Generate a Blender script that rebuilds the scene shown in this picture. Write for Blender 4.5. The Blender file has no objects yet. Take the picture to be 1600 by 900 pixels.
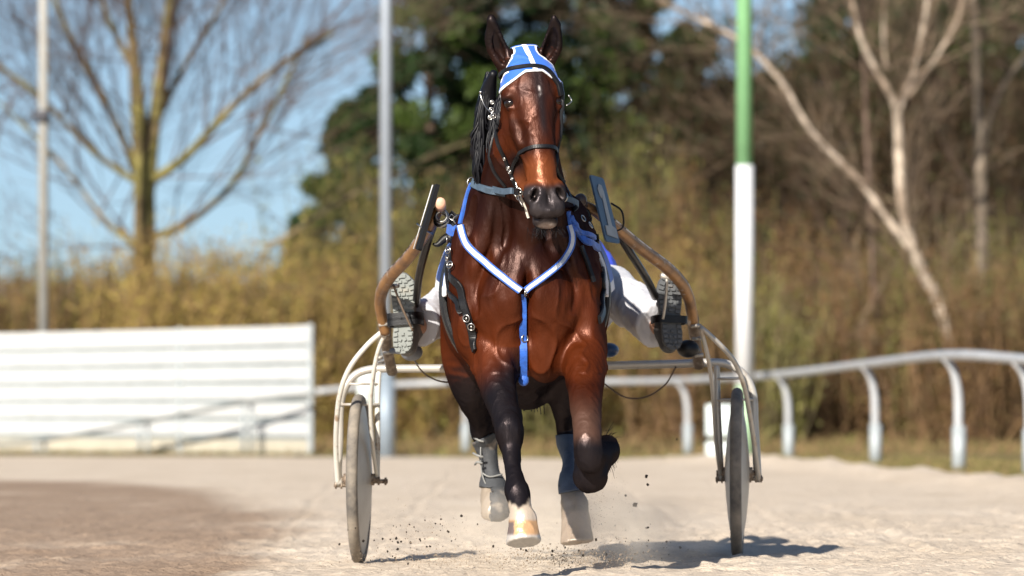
import bpy, bmesh, math, random
import numpy as np
from mathutils import Vector, Matrix
from mathutils.bvhtree import BVHTree

# ------------------------------------------------------------------ camera, world, sun
SC = bpy.context.scene
COL = SC.collection
FPX, HOR, CX = 8492.0, 648.0, 800.0
CAM = Vector((0.0, -22.0, 0.6))
cd = bpy.data.cameras.new('camera'); cam = bpy.data.objects.new('camera', cd); COL.objects.link(cam)
cam.location = CAM; cam.rotation_euler = (math.radians(90), 0, 0)
cd.sensor_width = 36; cd.lens = FPX/1600*36
cd.shift_y = (HOR-450)/1600
cd.clip_start = 0.5; cd.clip_end = 3000
cd.dof.use_dof = True; cd.dof.focus_distance = 19.9; cd.dof.aperture_fstop = 3.9; cd.dof.aperture_blades = 9
SC.camera = cam

SUN_TRAVEL = Vector((0.68, 1.58, -1.0)).normalized()
el = math.asin(-SUN_TRAVEL.z)
az = math.atan2(-SUN_TRAVEL.x, -SUN_TRAVEL.y)        # compass-like angle of the sun from +Y
W = bpy.data.worlds.new('World'); SC.world = W; W.use_nodes = True
nt = W.node_tree; nt.nodes.clear()
wo = nt.nodes.new('ShaderNodeOutputWorld'); bg = nt.nodes.new('ShaderNodeBackground')
sk = nt.nodes.new('ShaderNodeTexSky'); sk.sky_type = 'NISHITA'; sk.sun_disc = False
sk.sun_elevation = el; sk.sun_rotation = az
sk.altitude = 300; sk.air_density = 1.0; sk.dust_density = 1.0; sk.ozone_density = 2.6
tc = nt.nodes.new('ShaderNodeTexCoord'); mp = nt.nodes.new('ShaderNodeMapping')
mp.inputs['Location'].default_value = (0, 0, 0.07)
nt.links.new(tc.outputs['Generated'], mp.inputs['Vector']); nt.links.new(mp.outputs[0], sk.inputs['Vector'])
nt.links.new(sk.outputs[0], bg.inputs['Color']); bg.inputs['Strength'].default_value = 0.07
nt.links.new(bg.outputs[0], wo.inputs['Surface'])
sl = bpy.data.lights.new('sun', 'SUN'); so = bpy.data.objects.new('sun', sl); COL.objects.link(so)
so.rotation_euler = SUN_TRAVEL.to_track_quat('-Z', 'Y').to_euler(); so.location = (-8, -12, 12)
sl.energy = 5.0; sl.angle = math.radians(0.5); sl.color = (1.0, 0.93, 0.83)
SC.view_settings.view_transform = 'Standard'; SC.view_settings.look = 'None'
SC.view_settings.exposure = 0.78; SC.view_settings.gamma = 1.0; SC.view_settings.use_curve_mapping = False
SC.render.engine = 'CYCLES'
SC.cycles.max_bounces = 6; SC.cycles.volume_bounces = 2; SC.cycles.transparent_max_bounces = 12
SC.cycles.sample_clamp_indirect = 4.0
SC.cycles.use_denoising = True

def P(px, py, Y):
    """the world point seen at a place of the 1600x900 picture at depth Y"""
    s = FPX/(Y-CAM.y)
    return np.array(((px-CX)/s, Y, CAM.z+(HOR-py)/s))

# ------------------------------------------------------------------ materials
MATS = {}
def mat(name, c=(.5, .5, .5), rough=.5, metal=0., var=0., vscale=8., c2=None, bump=0., bscale=60., spec=.5, coat=0.,
        attr=False, stretch=None, thr=(.35, .65), sheen=0., grime=None, transl=0., rvar=0., bump2=None):
    if name in MATS: return MATS[name]
    m = bpy.data.materials.new(name); m.use_nodes = True
    t = m.node_tree; b = t.nodes['Principled BSDF']
    b.inputs['Roughness'].default_value = rough; b.inputs['Metallic'].default_value = metal
    b.inputs['Specular IOR Level'].default_value = spec; b.inputs['Coat Weight'].default_value = coat
    b.inputs['Sheen Weight'].default_value = sheen
    co = t.nodes.new('ShaderNodeTexCoord'); vec = co.outputs['Object']
    if stretch:
        mm = t.nodes.new('ShaderNodeMapping'); mm.inputs['Scale'].default_value = stretch
        t.links.new(vec, mm.inputs[0]); vec = mm.outputs[0]
    def rgb(col):
        n = t.nodes.new('ShaderNodeRGB'); n.outputs[0].default_value = (*col, 1); return n.outputs[0]
    if attr:
        a = t.nodes.new('ShaderNodeAttribute'); a.attribute_name = 'Col'; base = a.outputs['Color']
    else: base = rgb(c)
    if c2 is not None or var:
        n = t.nodes.new('ShaderNodeTexNoise'); n.inputs['Scale'].default_value = vscale; n.inputs['Detail'].default_value = 6
        n.inputs['Roughness'].default_value = .65
        t.links.new(vec, n.inputs['Vector'])
        r = t.nodes.new('ShaderNodeMapRange'); r.inputs[1].default_value = thr[0]; r.inputs[2].default_value = thr[1]
        t.links.new(n.outputs['Fac'], r.inputs[0])
        mx = t.nodes.new('ShaderNodeMix'); mx.data_type = 'RGBA'
        t.links.new(r.outputs[0], mx.inputs[0])
        if c2 is not None:
            t.links.new(base, mx.inputs[6]); t.links.new(rgb(c2), mx.inputs[7])
        else:
            hs = t.nodes.new('ShaderNodeHueSaturation'); hs.inputs['Value'].default_value = 1-var
            t.links.new(base, hs.inputs['Color'])
            h2 = t.nodes.new('ShaderNodeHueSaturation'); h2.inputs['Value'].default_value = 1+var
            t.links.new(base, h2.inputs['Color'])
            t.links.new(hs.outputs[0], mx.inputs[6]); t.links.new(h2.outputs[0], mx.inputs[7])
        base = mx.outputs[2]
    if grime:
        n = t.nodes.new('ShaderNodeTexNoise'); n.inputs['Scale'].default_value = grime[1]; n.inputs['Detail'].default_value = 8
        t.links.new(co.outputs['Object'], n.inputs['Vector'])
        r = t.nodes.new('ShaderNodeMapRange'); r.inputs[1].default_value = grime[2]; r.inputs[2].default_value = grime[2]+.12
        t.links.new(n.outputs['Fac'], r.inputs[0])
        mx = t.nodes.new('ShaderNodeMix'); mx.data_type = 'RGBA'
        t.links.new(r.outputs[0], mx.inputs[0]); t.links.new(base, mx.inputs[6]); t.links.new(rgb(grime[0]), mx.inputs[7])
        base = mx.outputs[2]
    t.links.new(base, b.inputs['Base Color'])
    if rvar:
        n = t.nodes.new('ShaderNodeTexNoise'); n.inputs['Scale'].default_value = 14; n.inputs['Detail'].default_value = 6
        t.links.new(co.outputs['Object'], n.inputs['Vector']); r = t.nodes.new('ShaderNodeMapRange')
        r.inputs[1].default_value = .3; r.inputs[2].default_value = .7; r.inputs[3].default_value = rough-rvar; r.inputs[4].default_value = rough+rvar
        t.links.new(n.outputs['Fac'], r.inputs[0]); t.links.new(r.outputs[0], b.inputs['Roughness'])
    if bump:
        n = t.nodes.new('ShaderNodeTexNoise'); n.inputs['Scale'].default_value = bscale; n.inputs['Detail'].default_value = 5
        t.links.new(vec, n.inputs['Vector'])
        bp = t.nodes.new('ShaderNodeBump'); bp.inputs['Strength'].default_value = 1.0; bp.inputs['Distance'].default_value = bump
        t.links.new(n.outputs['Fac'], bp.inputs['Height']); t.links.new(bp.outputs[0], b.inputs['Normal'])
        if bump2:
            m2 = t.nodes.new('ShaderNodeMapping'); m2.inputs['Scale'].default_value = bump2[2]; t.links.new(co.outputs['Object'], m2.inputs[0])
            n = t.nodes.new('ShaderNodeTexNoise'); n.inputs['Scale'].default_value = bump2[1]; n.inputs['Detail'].default_value = 3; t.links.new(m2.outputs[0], n.inputs['Vector'])
            b2 = t.nodes.new('ShaderNodeBump'); b2.inputs['Distance'].default_value = bump2[0]
            t.links.new(n.outputs['Fac'], b2.inputs['Height']); t.links.new(b2.outputs[0], bp.inputs['Normal'])
    if transl:
        tr = t.nodes.new('ShaderNodeBsdfTranslucent'); t.links.new(base, tr.inputs[0])
        ms = t.nodes.new('ShaderNodeMixShader'); ms.inputs[0].default_value = transl
        t.links.new(b.outputs[0], ms.inputs[1]); t.links.new(tr.outputs[0], ms.inputs[2])
        t.links.new(ms.outputs[0], t.nodes['Material Output'].inputs['Surface'])
    MATS[name] = m
    return m

# ------------------------------------------------------------------ object helpers
def thing(name, label, cat, loc=(0, 0, 0), group=None, kind=None):
    o = bpy.data.objects.new(name, None); COL.objects.link(o); o.location = loc
    o.empty_display_size = .1
    tag(o, label, cat, group, kind); return o
def tag(o, label=None, cat=None, group=None, kind=None):
    if label: o['label'] = label
    if cat: o['category'] = cat
    if group: o['group'] = group
    if kind: o['kind'] = kind
    return o
def root_loc(o):
    l = Vector((0, 0, 0))
    while o is not None: l = l+o.location; o = o.parent
    return l
def obj(name, V, F, m, parent=None, smooth=True, cols=None, loc=None):
    """V in world coordinates; parents carry translations only"""
    V = np.asarray(V, dtype=np.float64)
    off = np.array(root_loc(parent)) if parent else (np.array(loc) if loc is not None else np.zeros(3))
    me = bpy.data.meshes.new(name)
    if isinstance(F, np.ndarray) and F.ndim == 2 and len(F):
        nf, w = F.shape
        me.vertices.add(len(V)); me.vertices.foreach_set('co', (V-off).astype(np.float32).ravel())
        me.loops.add(nf*w); me.loops.foreach_set('vertex_index', F.astype(np.int32).ravel())
        me.polygons.add(nf); me.polygons.foreach_set('loop_start', np.arange(0, nf*w, w, dtype=np.int32))
        me.update(calc_edges=True)
    else:
        me.from_pydata((V-off).tolist(), [], [list(map(int, f)) for f in F])
    me.validate()
    if smooth: me.polygons.foreach_set('use_smooth', np.ones(len(me.polygons), dtype=bool))
    if cols is not None:
        a = me.color_attributes.new('Col', 'FLOAT_COLOR', 'POINT')
        c4 = np.ones((len(V), 4), dtype=np.float32); c4[:, :3] = cols; a.data.foreach_set('color', c4.ravel())
    for mm in (m if isinstance(m, (list, tuple)) else [m]): me.materials.append(mm)
    o = bpy.data.objects.new(name, me); COL.objects.link(o)
    if parent: o.parent = parent
    elif loc is not None: o.location = loc
    return o

class MB:
    """collects shapes that form one mesh"""
    def __init__(s): s.V = []; s.F = []; s.n = 0; s.mi = []; s.flat = False
    def add(s, V, F, mi=0):
        s.V.append(np.asarray(V, float)); s.F += [tuple(int(i)+s.n for i in f) for f in F]; s.mi += [mi]*len(F); s.n += len(V)
    def build(s, name, m, parent=None, smooth=True, loc=None):
        V = np.concatenate(s.V)
        o = obj(name, V, s.F, m, parent, smooth and not s.flat, loc=loc)
        if any(s.mi) and len(o.data.polygons) == len(s.mi): o.data.polygons.foreach_set('material_index', s.mi)
        return o
    def box(s, c, size, R=None, mi=0, bev=0.0):
        x, y, z = [v/2 for v in size]
        if bev:
            bm = bmesh.new(); bmesh.ops.create_cube(bm, size=1)
            for v in bm.verts: v.co = Vector((v.co.x*2*x, v.co.y*2*y, v.co.z*2*z))
            bmesh.ops.bevel(bm, geom=bm.edges[:], offset=bev, segments=2, profile=.6, affect='EDGES')
            V = np.array([v.co for v in bm.verts]); F = [[v.index for v in f.verts] for f in bm.faces]; bm.free()
        else:
            V = np.array([(i, j, k) for i in (-x, x) for j in (-y, y) for k in (-z, z)])
            F = [(0, 1, 3, 2), (4, 6, 7, 5), (0, 4, 5, 1), (2, 3, 7, 6), (0, 2, 6, 4), (1, 5, 7, 3)]
        if R is not None: V = V @ np.array(R).T
        s.add(V+np.array(c), F, mi)
    def tube(s, pts, r, seg=10, mi=0, smooth=4, flat=1.0, cap=True, up=None):
        pts = np.asarray(pts, float); r = np.broadcast_to(np.asarray(r, float), (len(pts),))
        if smooth > 1 and len(pts) > 2:
            A = catmull(np.column_stack([pts, r]), smooth); pts = A[:, :3]; r = A[:, 3]
        n = len(pts); T = np.gradient(pts, axis=0); T /= np.linalg.norm(T, axis=1)[:, None]+1e-12
        u = np.array(up if up is not None else ((0, 0, 1) if abs(T[0][2]) < .9 else (1, 0, 0)), float)
        V = []
        for i in range(n):
            u = u-T[i]*np.dot(u, T[i]); u /= np.linalg.norm(u)+1e-12
            w = np.cross(T[i], u)
            for k in range(seg):
                a = 2*math.pi*k/seg
                V.append(pts[i]+r[i]*(math.cos(a)*u*flat+math.sin(a)*w))
        F = [(i*seg+k, i*seg+(k+1) % seg, (i+1)*seg+(k+1) % seg, (i+1)*seg+k) for i in range(n-1) for k in range(seg)]
        if cap: F += [tuple(range(seg))[::-1], tuple((n-1)*seg+k for k in range(seg))]
        s.add(V, F, mi)
    def lathe(s, prof, seg=48, c=(0, 0, 0), axis='x', mi=0, R=None):
        """prof: (radius, height along the axis)"""
        V = []
        for k in range(seg):
            a = 2*math.pi*k/seg
            for (r, h) in prof: V.append((h, r*math.cos(a), r*math.sin(a)) if axis == 'x' else (r*math.cos(a), r*math.sin(a), h))
        m = len(prof)
        F = [(k*m+j, k*m+j+1, ((k+1) % seg)*m+j+1, ((k+1) % seg)*m+j) for k in range(seg) for j in range(m-1)]
        V = np.array(V)
        if R is not None: V = V @ np.array(R).T
        s.add(V+np.array(c), F, mi)
    def torus(s, c, R_, r, n=24, m=8, normal=(0, 1, 0), mi=0):
        N = Vector(normal).normalized(); q = Vector((0, 0, 1)).rotation_difference(N).to_matrix()
        pts = [np.array(c)+np.array(q @ Vector((R_*math.cos(2*math.pi*i/n), R_*math.sin(2*math.pi*i/n), 0))) for i in range(n)]
        V = []
        for i in range(n):
            rad = (pts[i]-np.array(c))/R_
            for k in range(m):
                a = 2*math.pi*k/m; V.append(pts[i]+r*(math.cos(a)*rad+math.sin(a)*np.array(N)))
        s.add(V, [(i*m+k, i*m+(k+1) % m, ((i+1) % n)*m+(k+1) % m, ((i+1) % n)*m+k) for i in range(n) for k in range(m)], mi)
    def ball(s, c, r, seg=12, ring=8, mi=0, R=None):
        r = np.broadcast_to(np.array(r, float), (3,))
        V = [(0, 0, 1)]+[(math.sin(math.pi*i/ring)*math.cos(2*math.pi*k/seg), math.sin(math.pi*i/ring)*math.sin(2*math.pi*k/seg), math.cos(math.pi*i/ring))
                        for i in range(1, ring) for k in range(seg)]+[(0, 0, -1)]
        V = np.array(V)*r
        if R is not None: V = V @ np.array(R).T
        F = [(0, 1+k, 1+(k+1) % seg) for k in range(seg)]
        F += [(1+(i-1)*seg+k, 1+i*seg+k, 1+i*seg+(k+1) % seg, 1+(i-1)*seg+(k+1) % seg) for i in range(1, ring-1) for k in range(seg)]
        L = len(V)-1; F += [(L, 1+(ring-2)*seg+(k+1) % seg, 1+(ring-2)*seg+k) for k in range(seg)]
        s.add(V+np.array(c), F, mi)

def catmull(A, n):
    A = np.asarray(A, float); out = []
    Q = np.vstack([2*A[0]-A[1], A, 2*A[-1]-A[-2]])
    for i in range(1, len(Q)-2):
        for k in range(n):
            t = k/n
            out.append(.5*((2*Q[i])+(-Q[i-1]+Q[i+1])*t+(2*Q[i-1]-5*Q[i]+4*Q[i+1]-Q[i+2])*t*t+(-Q[i-1]+3*Q[i]-3*Q[i+1]+Q[i+2])*t**3))
    out.append(A[-1]); return np.array(out)

def vnoise(p, seed=0):
    """smooth value noise, p (n,3) -> 0..1"""
    p = np.asarray(p, float); i = np.floor(p).astype(np.int64); f = p-i; f = f*f*(3-2*f)
    def h(ix, iy, iz):
        n = (ix*73856093) ^ (iy*19349663) ^ (iz*83492791) ^ (seed*2654435)
        n = (n ^ (n >> 13))*1274126177 & 0x7fffffff
        return ((n ^ (n >> 16)) & 0xffff)/65535.0
    r = 0
    for a in (0, 1):
        for b in (0, 1):
            for c in (0, 1):
                w = (f[:, 0] if a else 1-f[:, 0])*(f[:, 1] if b else 1-f[:, 1])*(f[:, 2] if c else 1-f[:, 2])
                r = r+w*h(i[:, 0]+a, i[:, 1]+b, i[:, 2]+c)
    return r
def fbm(p, oct=4, seed=0):
    p = np.asarray(p, float); s = 0; a = .5; t = 0
    for o in range(oct): s = s+a*vnoise(p*2**o+o*17.3, seed+o); t += a; a *= .5
    return s/t

# ------------------------------------------------------------------ distance field -> one continuous mesh
class Field:
    def __init__(s, xs, ys, zs):
        s.ax = [np.asarray(a, np.float32) for a in (xs, ys, zs)]
        s.D = np.full([len(a) for a in s.ax], 9.0, np.float32)
    def sl(s, lo, hi):
        r = []
        for a, l, h in zip(s.ax, lo, hi):
            i, j = np.searchsorted(a, l), np.searchsorted(a, h)
            r.append(slice(int(i), int(max(j, i))))
        return tuple(r)
    def grid(s, S): return s.ax[0][S[0]][:, None, None], s.ax[1][S[1]][None, :, None], s.ax[2][S[2]][None, None, :]
    def merge(s, S, d, k, sub=False):
        A = s.D[S]
        if A.size == 0: return
        if sub:
            d = -d; h = np.maximum(k-np.abs(A-d), 0)/max(k, 1e-6); s.D[S] = np.maximum(A, d)+h*h*k*.25
        else:
            h = np.maximum(k-np.abs(A-d), 0)/max(k, 1e-6); s.D[S] = np.minimum(A, d)-h*h*k*.25
    def ell(s, c, r, k=.04, R=None, sub=False):
        c = np.array(c, float); r = np.broadcast_to(np.array(r, float), (3,)); m = max(r)+k+.01
        if R is None: S = s.sl(c-r-k-.01, c+r+k+.01)
        else: S = s.sl(c-m, c+m)
        X, Y, Z = s.grid(S); X = X-c[0]; Y = Y-c[1]; Z = Z-c[2]
        if R is not None:
            R = np.array(R)                                   # columns = local axes
            X, Y, Z = (X*R[0, i]+Y*R[1, i]+Z*R[2, i] for i in range(3))
        k0 = np.sqrt((X/r[0])**2+(Y/r[1])**2+(Z/r[2])**2); k1 = np.sqrt((X/r[0]**2)**2+(Y/r[1]**2)**2+(Z/r[2]**2)**2)+1e-6
        s.merge(S, (k0*(k0-1)/k1).astype(np.float32), k, sub)
    def tube(s, nodes, side=(1, 0, 0), k=.05, n=6, sub=False):
        A = catmull(nodes, n); rm = A[:, 3:5].max()+k+.01
        S = s.sl(A[:, :3].min(0)-rm, A[:, :3].max(0)+rm)
        T = np.full([q.stop-q.start for q in S], 9.0, np.float32)
        sd = np.array(side, float)
        for a, b in zip(A[:-1], A[1:]):
            v = b[:3]-a[:3]; L = np.linalg.norm(v)
            if L < 1e-6: continue
            v = v/L; u = sd-v*np.dot(sd, v); u /= np.linalg.norm(u); w = np.cross(v, u)
            r0 = max(a[3], a[4], b[3], b[4])+k+.01
            s2 = s.sl(np.minimum(a[:3], b[:3])-r0, np.maximum(a[:3], b[:3])+r0)
            X, Y, Z = s.grid(s2); X = X-a[0]; Y = Y-a[1]; Z = Z-a[2]
            al = X*v[0]+Y*v[1]+Z*v[2]; t = np.clip(al/L, 0, 1); e = al-t*L
            pu = X*u[0]+Y*u[1]+Z*u[2]; pw = X*w[0]+Y*w[1]+Z*w[2]
            ru = a[3]+(b[3]-a[3])*t; rw = a[4]+(b[4]-a[4])*t; re = np.minimum(ru, rw)
            k0 = np.sqrt((pu/ru)**2+(pw/rw)**2+(e/re)**2); k1 = np.sqrt((pu/ru**2)**2+(pw/rw**2)**2+(e/re**2)**2)+1e-6
            d = (k0*(k0-1)/k1).astype(np.float32)
            q = tuple(slice(i.start-j.start, i.stop-j.start) for i, j in zip(s2, S))
            T[q] = np.minimum(T[q], d)
        s.merge(S, T, k, sub)
    def cut(s, c, n, rad, k=.006):
        """remove what lies beyond the plane, within rad of c"""
        c = np.array(c, float); n = np.array(n, float); n /= np.linalg.norm(n)
        S = s.sl(c-rad, c+rad); X, Y, Z = s.grid(S)
        d = ((X-c[0])*n[0]+(Y-c[1])*n[1]+(Z-c[2])*n[2]).astype(np.float32)
        s.merge(S, -d, k, sub=True)
    def mesh(s, smooth=2):
        D = s.D; IN = D < 0
        nx, ny, nz = D.shape
        cnt = np.zeros((nx-1, ny-1, nz-1), np.int8)
        for a in (0, 1):
            for b in (0, 1):
                for c in (0, 1): cnt += IN[a:nx-1+a, b:ny-1+b, c:nz-1+c]
        act = np.argwhere((cnt > 0) & (cnt < 8)); del cnt
        idx = np.full((nx-1, ny-1, nz-1), -1, np.int32); idx[act[:, 0], act[:, 1], act[:, 2]] = np.arange(len(act))
        off = [(a, b, c) for a in (0, 1) for b in (0, 1) for c in (0, 1)]
        val = {o: D[act[:, 0]+o[0], act[:, 1]+o[1], act[:, 2]+o[2]] for o in off}
        lo = np.column_stack([s.ax[i][act[:, i]] for i in range(3)]).astype(float)
        sz = np.column_stack([s.ax[i][act[:, i]+1]-s.ax[i][act[:, i]] for i in range(3)]).astype(float)
        acc = np.zeros((len(act), 3)); n = np.zeros(len(act))
        for o in off:
            for ax in range(3):
                if o[ax]: continue
                p = list(o); p[ax] = 1; v0 = val[o]; v1 = val[tuple(p)]; m = (v0 < 0) != (v1 < 0)
                t = np.where(m, v0/np.where(m, v0-v1, 1), 0)
                q = np.tile(np.array(o, float), (len(act), 1)); q[:, ax] = t
                acc += q*m[:, None]; n += m
        V = lo+sz*acc/n[:, None]
        F = []
        for ax in range(3):
            A = IN.take(range(0, D.shape[ax]-1), ax); B = IN.take(range(1, D.shape[ax]), ax)
            e = np.argwhere(A != B); b_, c_ = (ax+1) % 3, (ax+2) % 3
            ok = (e[:, b_] > 0) & (e[:, c_] > 0) & (e[:, b_] < D.shape[b_]-1) & (e[:, c_] < D.shape[c_]-1); e = e[ok]
            q = []
            for db, dc in ((-1, -1), (0, -1), (0, 0), (-1, 0)):
                g = e.copy(); g[:, b_] += db; g[:, c_] += dc; q.append(idx[g[:, 0], g[:, 1], g[:, 2]])
            q = np.column_stack(q); ins = A[e[:, 0], e[:, 1], e[:, 2]]
            q[~ins] = q[~ins][:, ::-1]; F.append(q)
        F = np.concatenate(F)
        E = np.concatenate([F[:, [0, 1]], F[:, [1, 2]], F[:, [2, 3]], F[:, [3, 0]]])
        for it in range(smooth):
            for lam in (.5, -.52):
                S_ = np.column_stack([np.bincount(E[:, 0], V[E[:, 1], i], len(V)) for i in range(3)])
                c = np.bincount(E[:, 0], minlength=len(V)); V = V+lam*(S_/np.maximum(c, 1)[:, None]-V)
        # keep the largest island only is unnecessary: shapes all overlap
        nrm = vnormals(V, F)
        return V, F, nrm

def vnormals(V, F):
    fn = np.cross(V[F[:, 2]]-V[F[:, 0]], V[F[:, 3]]-V[F[:, 1]])
    N = np.zeros_like(V)
    for j in range(4):
        for i in range(3): N[:, i] += np.bincount(F[:, j], fn[:, i], len(V))
    return N/(np.linalg.norm(N, axis=1)[:, None]+1e-12)

def axis(segs):
    """segs: (start, stop, step) runs"""
    out = []
    for a, b, h in segs: out += list(np.arange(a, b-1e-9, h))
    out.append(segs[-1][1]); return np.array(out)

def patch(name, V, F, N, g, m, parent, off=.006, colf=None, thick=.004, wr=0., wrs=20., sub=0):
    """a piece of clothing: the part of a body surface where g > 0, lifted off it and given a thickness"""
    val = g(V); keep = val > 0
    fm = keep[F].sum(1) >= 2
    Fk = F[fm]; used, inv = np.unique(Fk, return_inverse=True); Fk = inv.reshape(Fk.shape)
    v = V[used].copy(); nn = N[used]; gv = val[used]
    E = np.sort(np.concatenate([Fk[:, [0, 1]], Fk[:, [1, 2]], Fk[:, [2, 3]], Fk[:, [3, 0]]]), axis=1)
    Eu, c = np.unique(E, axis=0, return_counts=True); bd = np.unique(Eu[c == 1])
    for it in range(3):                       # snap the border to g = 0
        p = v[bd]; g0 = g(p); h = 1e-3
        G = np.column_stack([(g(p+np.eye(3)[i]*h)-g0)/h for i in range(3)])
        G -= nn[bd]*(G*nn[bd]).sum(1)[:, None]
        st = -g0[:, None]*G/((G*G).sum(1)[:, None]+1e-6)
        l = np.linalg.norm(st, axis=1)[:, None]; st *= np.minimum(1, .006/(l+1e-9)); v[bd] = p+st
    for _ in range(sub):
        E2 = np.sort(np.concatenate([Fk[:, [0, 1]], Fk[:, [1, 2]], Fk[:, [2, 3]], Fk[:, [3, 0]]]), axis=1)
        U, inv2 = np.unique(E2, axis=0, return_inverse=True); inv2 = inv2.ravel(); nv = len(v); nf = len(Fk)
        fc = v[Fk].mean(1); fnn = nn[Fk].mean(1)
        v = np.vstack([v, v[U].mean(1), fc]); nn = np.vstack([nn, nn[U].mean(1), fnn])
        e4 = nv+inv2.reshape(4, nf); ce = nv+len(U)+np.arange(nf)
        Fk = np.concatenate([np.column_stack([Fk[:, i], e4[i], ce, e4[i-1]]) for i in range(4)])
        E = np.sort(np.concatenate([Fk[:, [0, 1]], Fk[:, [1, 2]], Fk[:, [2, 3]], Fk[:, [3, 0]]]), axis=1)
        Eu, c = np.unique(E, axis=0, return_counts=True)
    o_ = off+(wr*(fbm(v*wrs, 3, 5)-.4) if wr else 0)
    out = v+nn*np.reshape(o_+thick, (-1, 1)); inn = v+nn*np.reshape(o_*.3, (-1, 1))
    nV = len(v); Fo = [Fk, Fk[:, ::-1]+nV]
    be = Eu[c == 1]
    # orient the rim
    dirs = set(map(tuple, np.concatenate([Fk[:, [0, 1]], Fk[:, [1, 2]], Fk[:, [2, 3]], Fk[:, [3, 0]]]).tolist())) if len(be) < 60000 else set()
    rim = [(b, a, a+nV, b+nV) if (a, b) in dirs else (a, b, b+nV, a+nV) for a, b in be.tolist()]
    Fa = np.concatenate(Fo+([np.array(rim)] if rim else []))
    VV = np.vstack([out, inn])
    cols = None
    if colf is not None: cc = colf(v, g(v)); cols = np.vstack([cc, cc])
    return obj(name, VV, Fa, m, parent, True, cols)

# exec-ordered sections follow
# ================================================================== SETTING
def ground_edge(Y):
    """x of the sand's right-hand edge at depth Y"""
    return np.interp(Y, [-40, 10, 20, 28, 38, 46, 51, 55, 60, 200], [4.6, 4.35, 4.1, 3.9, 3.55, 2.7, 1.2, -1.2, -14, -14])
def ground_z(X, Y):
    X = np.asarray(X, float); Y = np.asarray(Y, float)
    near = np.clip((16-Y)/12, 0, 1)
    z = np.clip(.017*(X+.62), -.03, .05)*near
    e = ground_edge(Y)
    z = z+.085*np.exp(-((X-e+.15)/.33)**2)*np.clip((Y-4)/8, 0, 1)*np.clip((58-Y)/10, 0, 1)*np.clip((X-1)/1.5, 0, 1)
    return z
def spaced(lo, a, b, hi, h, grow):
    c = list(np.arange(a, b+1e-9, h)); s = h; x = c[-1]
    while x < hi: s *= grow; x += s; c.append(x)
    s = h; x = a; d = []
    while x > lo: s *= grow; x -= s; d.append(x)
    return np.array(d[::-1]+c)
gx = spaced(-300, -2.6, 3.4, 300, .028, 1.06); gy = spaced(-45, -3.2, 4.5, 700, .03, 1.022)
GX, GY = np.meshgrid(gx, gy, indexing='ij')
pp = np.column_stack([GX.ravel(), GY.ravel(), np.zeros(GX.size)])
gz = ground_z(pp[:, 0], pp[:, 1])
gz = gz+np.exp(-((pp[:, 0]-ground_edge(pp[:, 1])+.1)/.5)**2)*np.clip((pp[:, 1]-4)/10, 0, 1)*(fbm(pp*np.array([2.6, 1.1, 1]), 4, 15)-.45)*.16*(pp[:, 1] < 50)*(pp[:, 0] > 2)
nearw = np.clip(1-np.abs(pp[:, 1])/60, 0, 1)
gz = gz+nearw*((fbm(pp*np.array([3.2, 2.2, 1]), 5, 3)-.5)*.038+(np.maximum(fbm(pp*np.array([11, 9, 1]), 3, 9)-.5, 0))*.055)
# wheel ruts
for x0, c in ((-.62, 0), (.91, 0), (1.25, .02), (-1.05, -.02)):
    xr = x0+c*pp[:, 1]+.02*np.sin(pp[:, 1]*.7)
    rut = np.exp(-((pp[:, 0]-xr)/.022)**2)*np.clip((pp[:, 1]-.05)*4, 0, 1)
    gz = gz-.008*rut+.005*np.exp(-((np.abs(pp[:, 0]-xr)-.045)/.02)**2)*np.clip(pp[:, 1]*4, 0, 1)
gz = gz+np.clip((pp[:, 1]-95)/200, 0, 1)*1.5
nX, nY = GX.shape; ii = np.arange(nX*nY).reshape(nX, nY)
GF = np.column_stack([ii[:-1, :-1].ravel(), ii[1:, :-1].ravel(), ii[1:, 1:].ravel(), ii[:-1, 1:].ravel()])
# long curving wheel marks out on the right
for k_, xo in enumerate((1.55, 2.35)):
    xr = xo+.16*np.maximum(pp[:, 1]+2, 0)**.75*(.35+.1*k_)+.02*np.sin(pp[:, 1]*2.1)
    m_ = np.clip((pp[:, 1]+1.6)*3, 0, 1)*np.clip((16-pp[:, 1])/6, 0, 1)*(fbm(pp*np.array([2, 1.3, 1]), 2, 90+k_) > .38)
    gz = gz-.016*np.exp(-((pp[:, 0]-xr)/.028)**2)*m_+.008*np.exp(-((pp[:, 0]-xr-.06)/.03)**2)*m_
# colour zones: 0 sand, damp sand, verge
e = ground_edge(pp[:, 1])+(fbm(pp*np.array([1.2, .3, 1]), 3, 4)-.5)*.5
verge = np.clip((pp[:, 0]-e)/.25, 0, 1)
verge = np.maximum(verge, np.clip((pp[:, 1]-60)/4, 0, 1))
dx = np.interp(pp[:, 1], [-40, -4, 0, 8, 20, 27, 29, 31], [-1.2, -.95, -.82, -1.0, -1.9, -3.3, -8, -300])
damp = np.clip((dx+(fbm(pp*np.array([1.6, .5, 1]), 4, 8)-.5)*.7-pp[:, 0])/np.interp(pp[:, 1], [-5, 0, 10, 25], [.3, .32, .5, .8]), 0, 1)
mg = bpy.data.materials.new('track_surface'); mg.use_nodes = True
t = mg.node_tree; b = t.nodes['Principled BSDF']; b.inputs['Roughness'].default_value = .95; b.inputs['Specular IOR Level'].default_value = .1
L = t.links.new
def N_(ty, **k):
    n = t.nodes.new(ty)
    for a, v in k.items(): setattr(n, a, v)
    return n
at = N_('ShaderNodeAttribute', attribute_name='Col'); sx = N_('ShaderNodeSeparateColor'); L(at.outputs['Color'], sx.inputs[0])
geo = N_('ShaderNodeNewGeometry')
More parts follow.
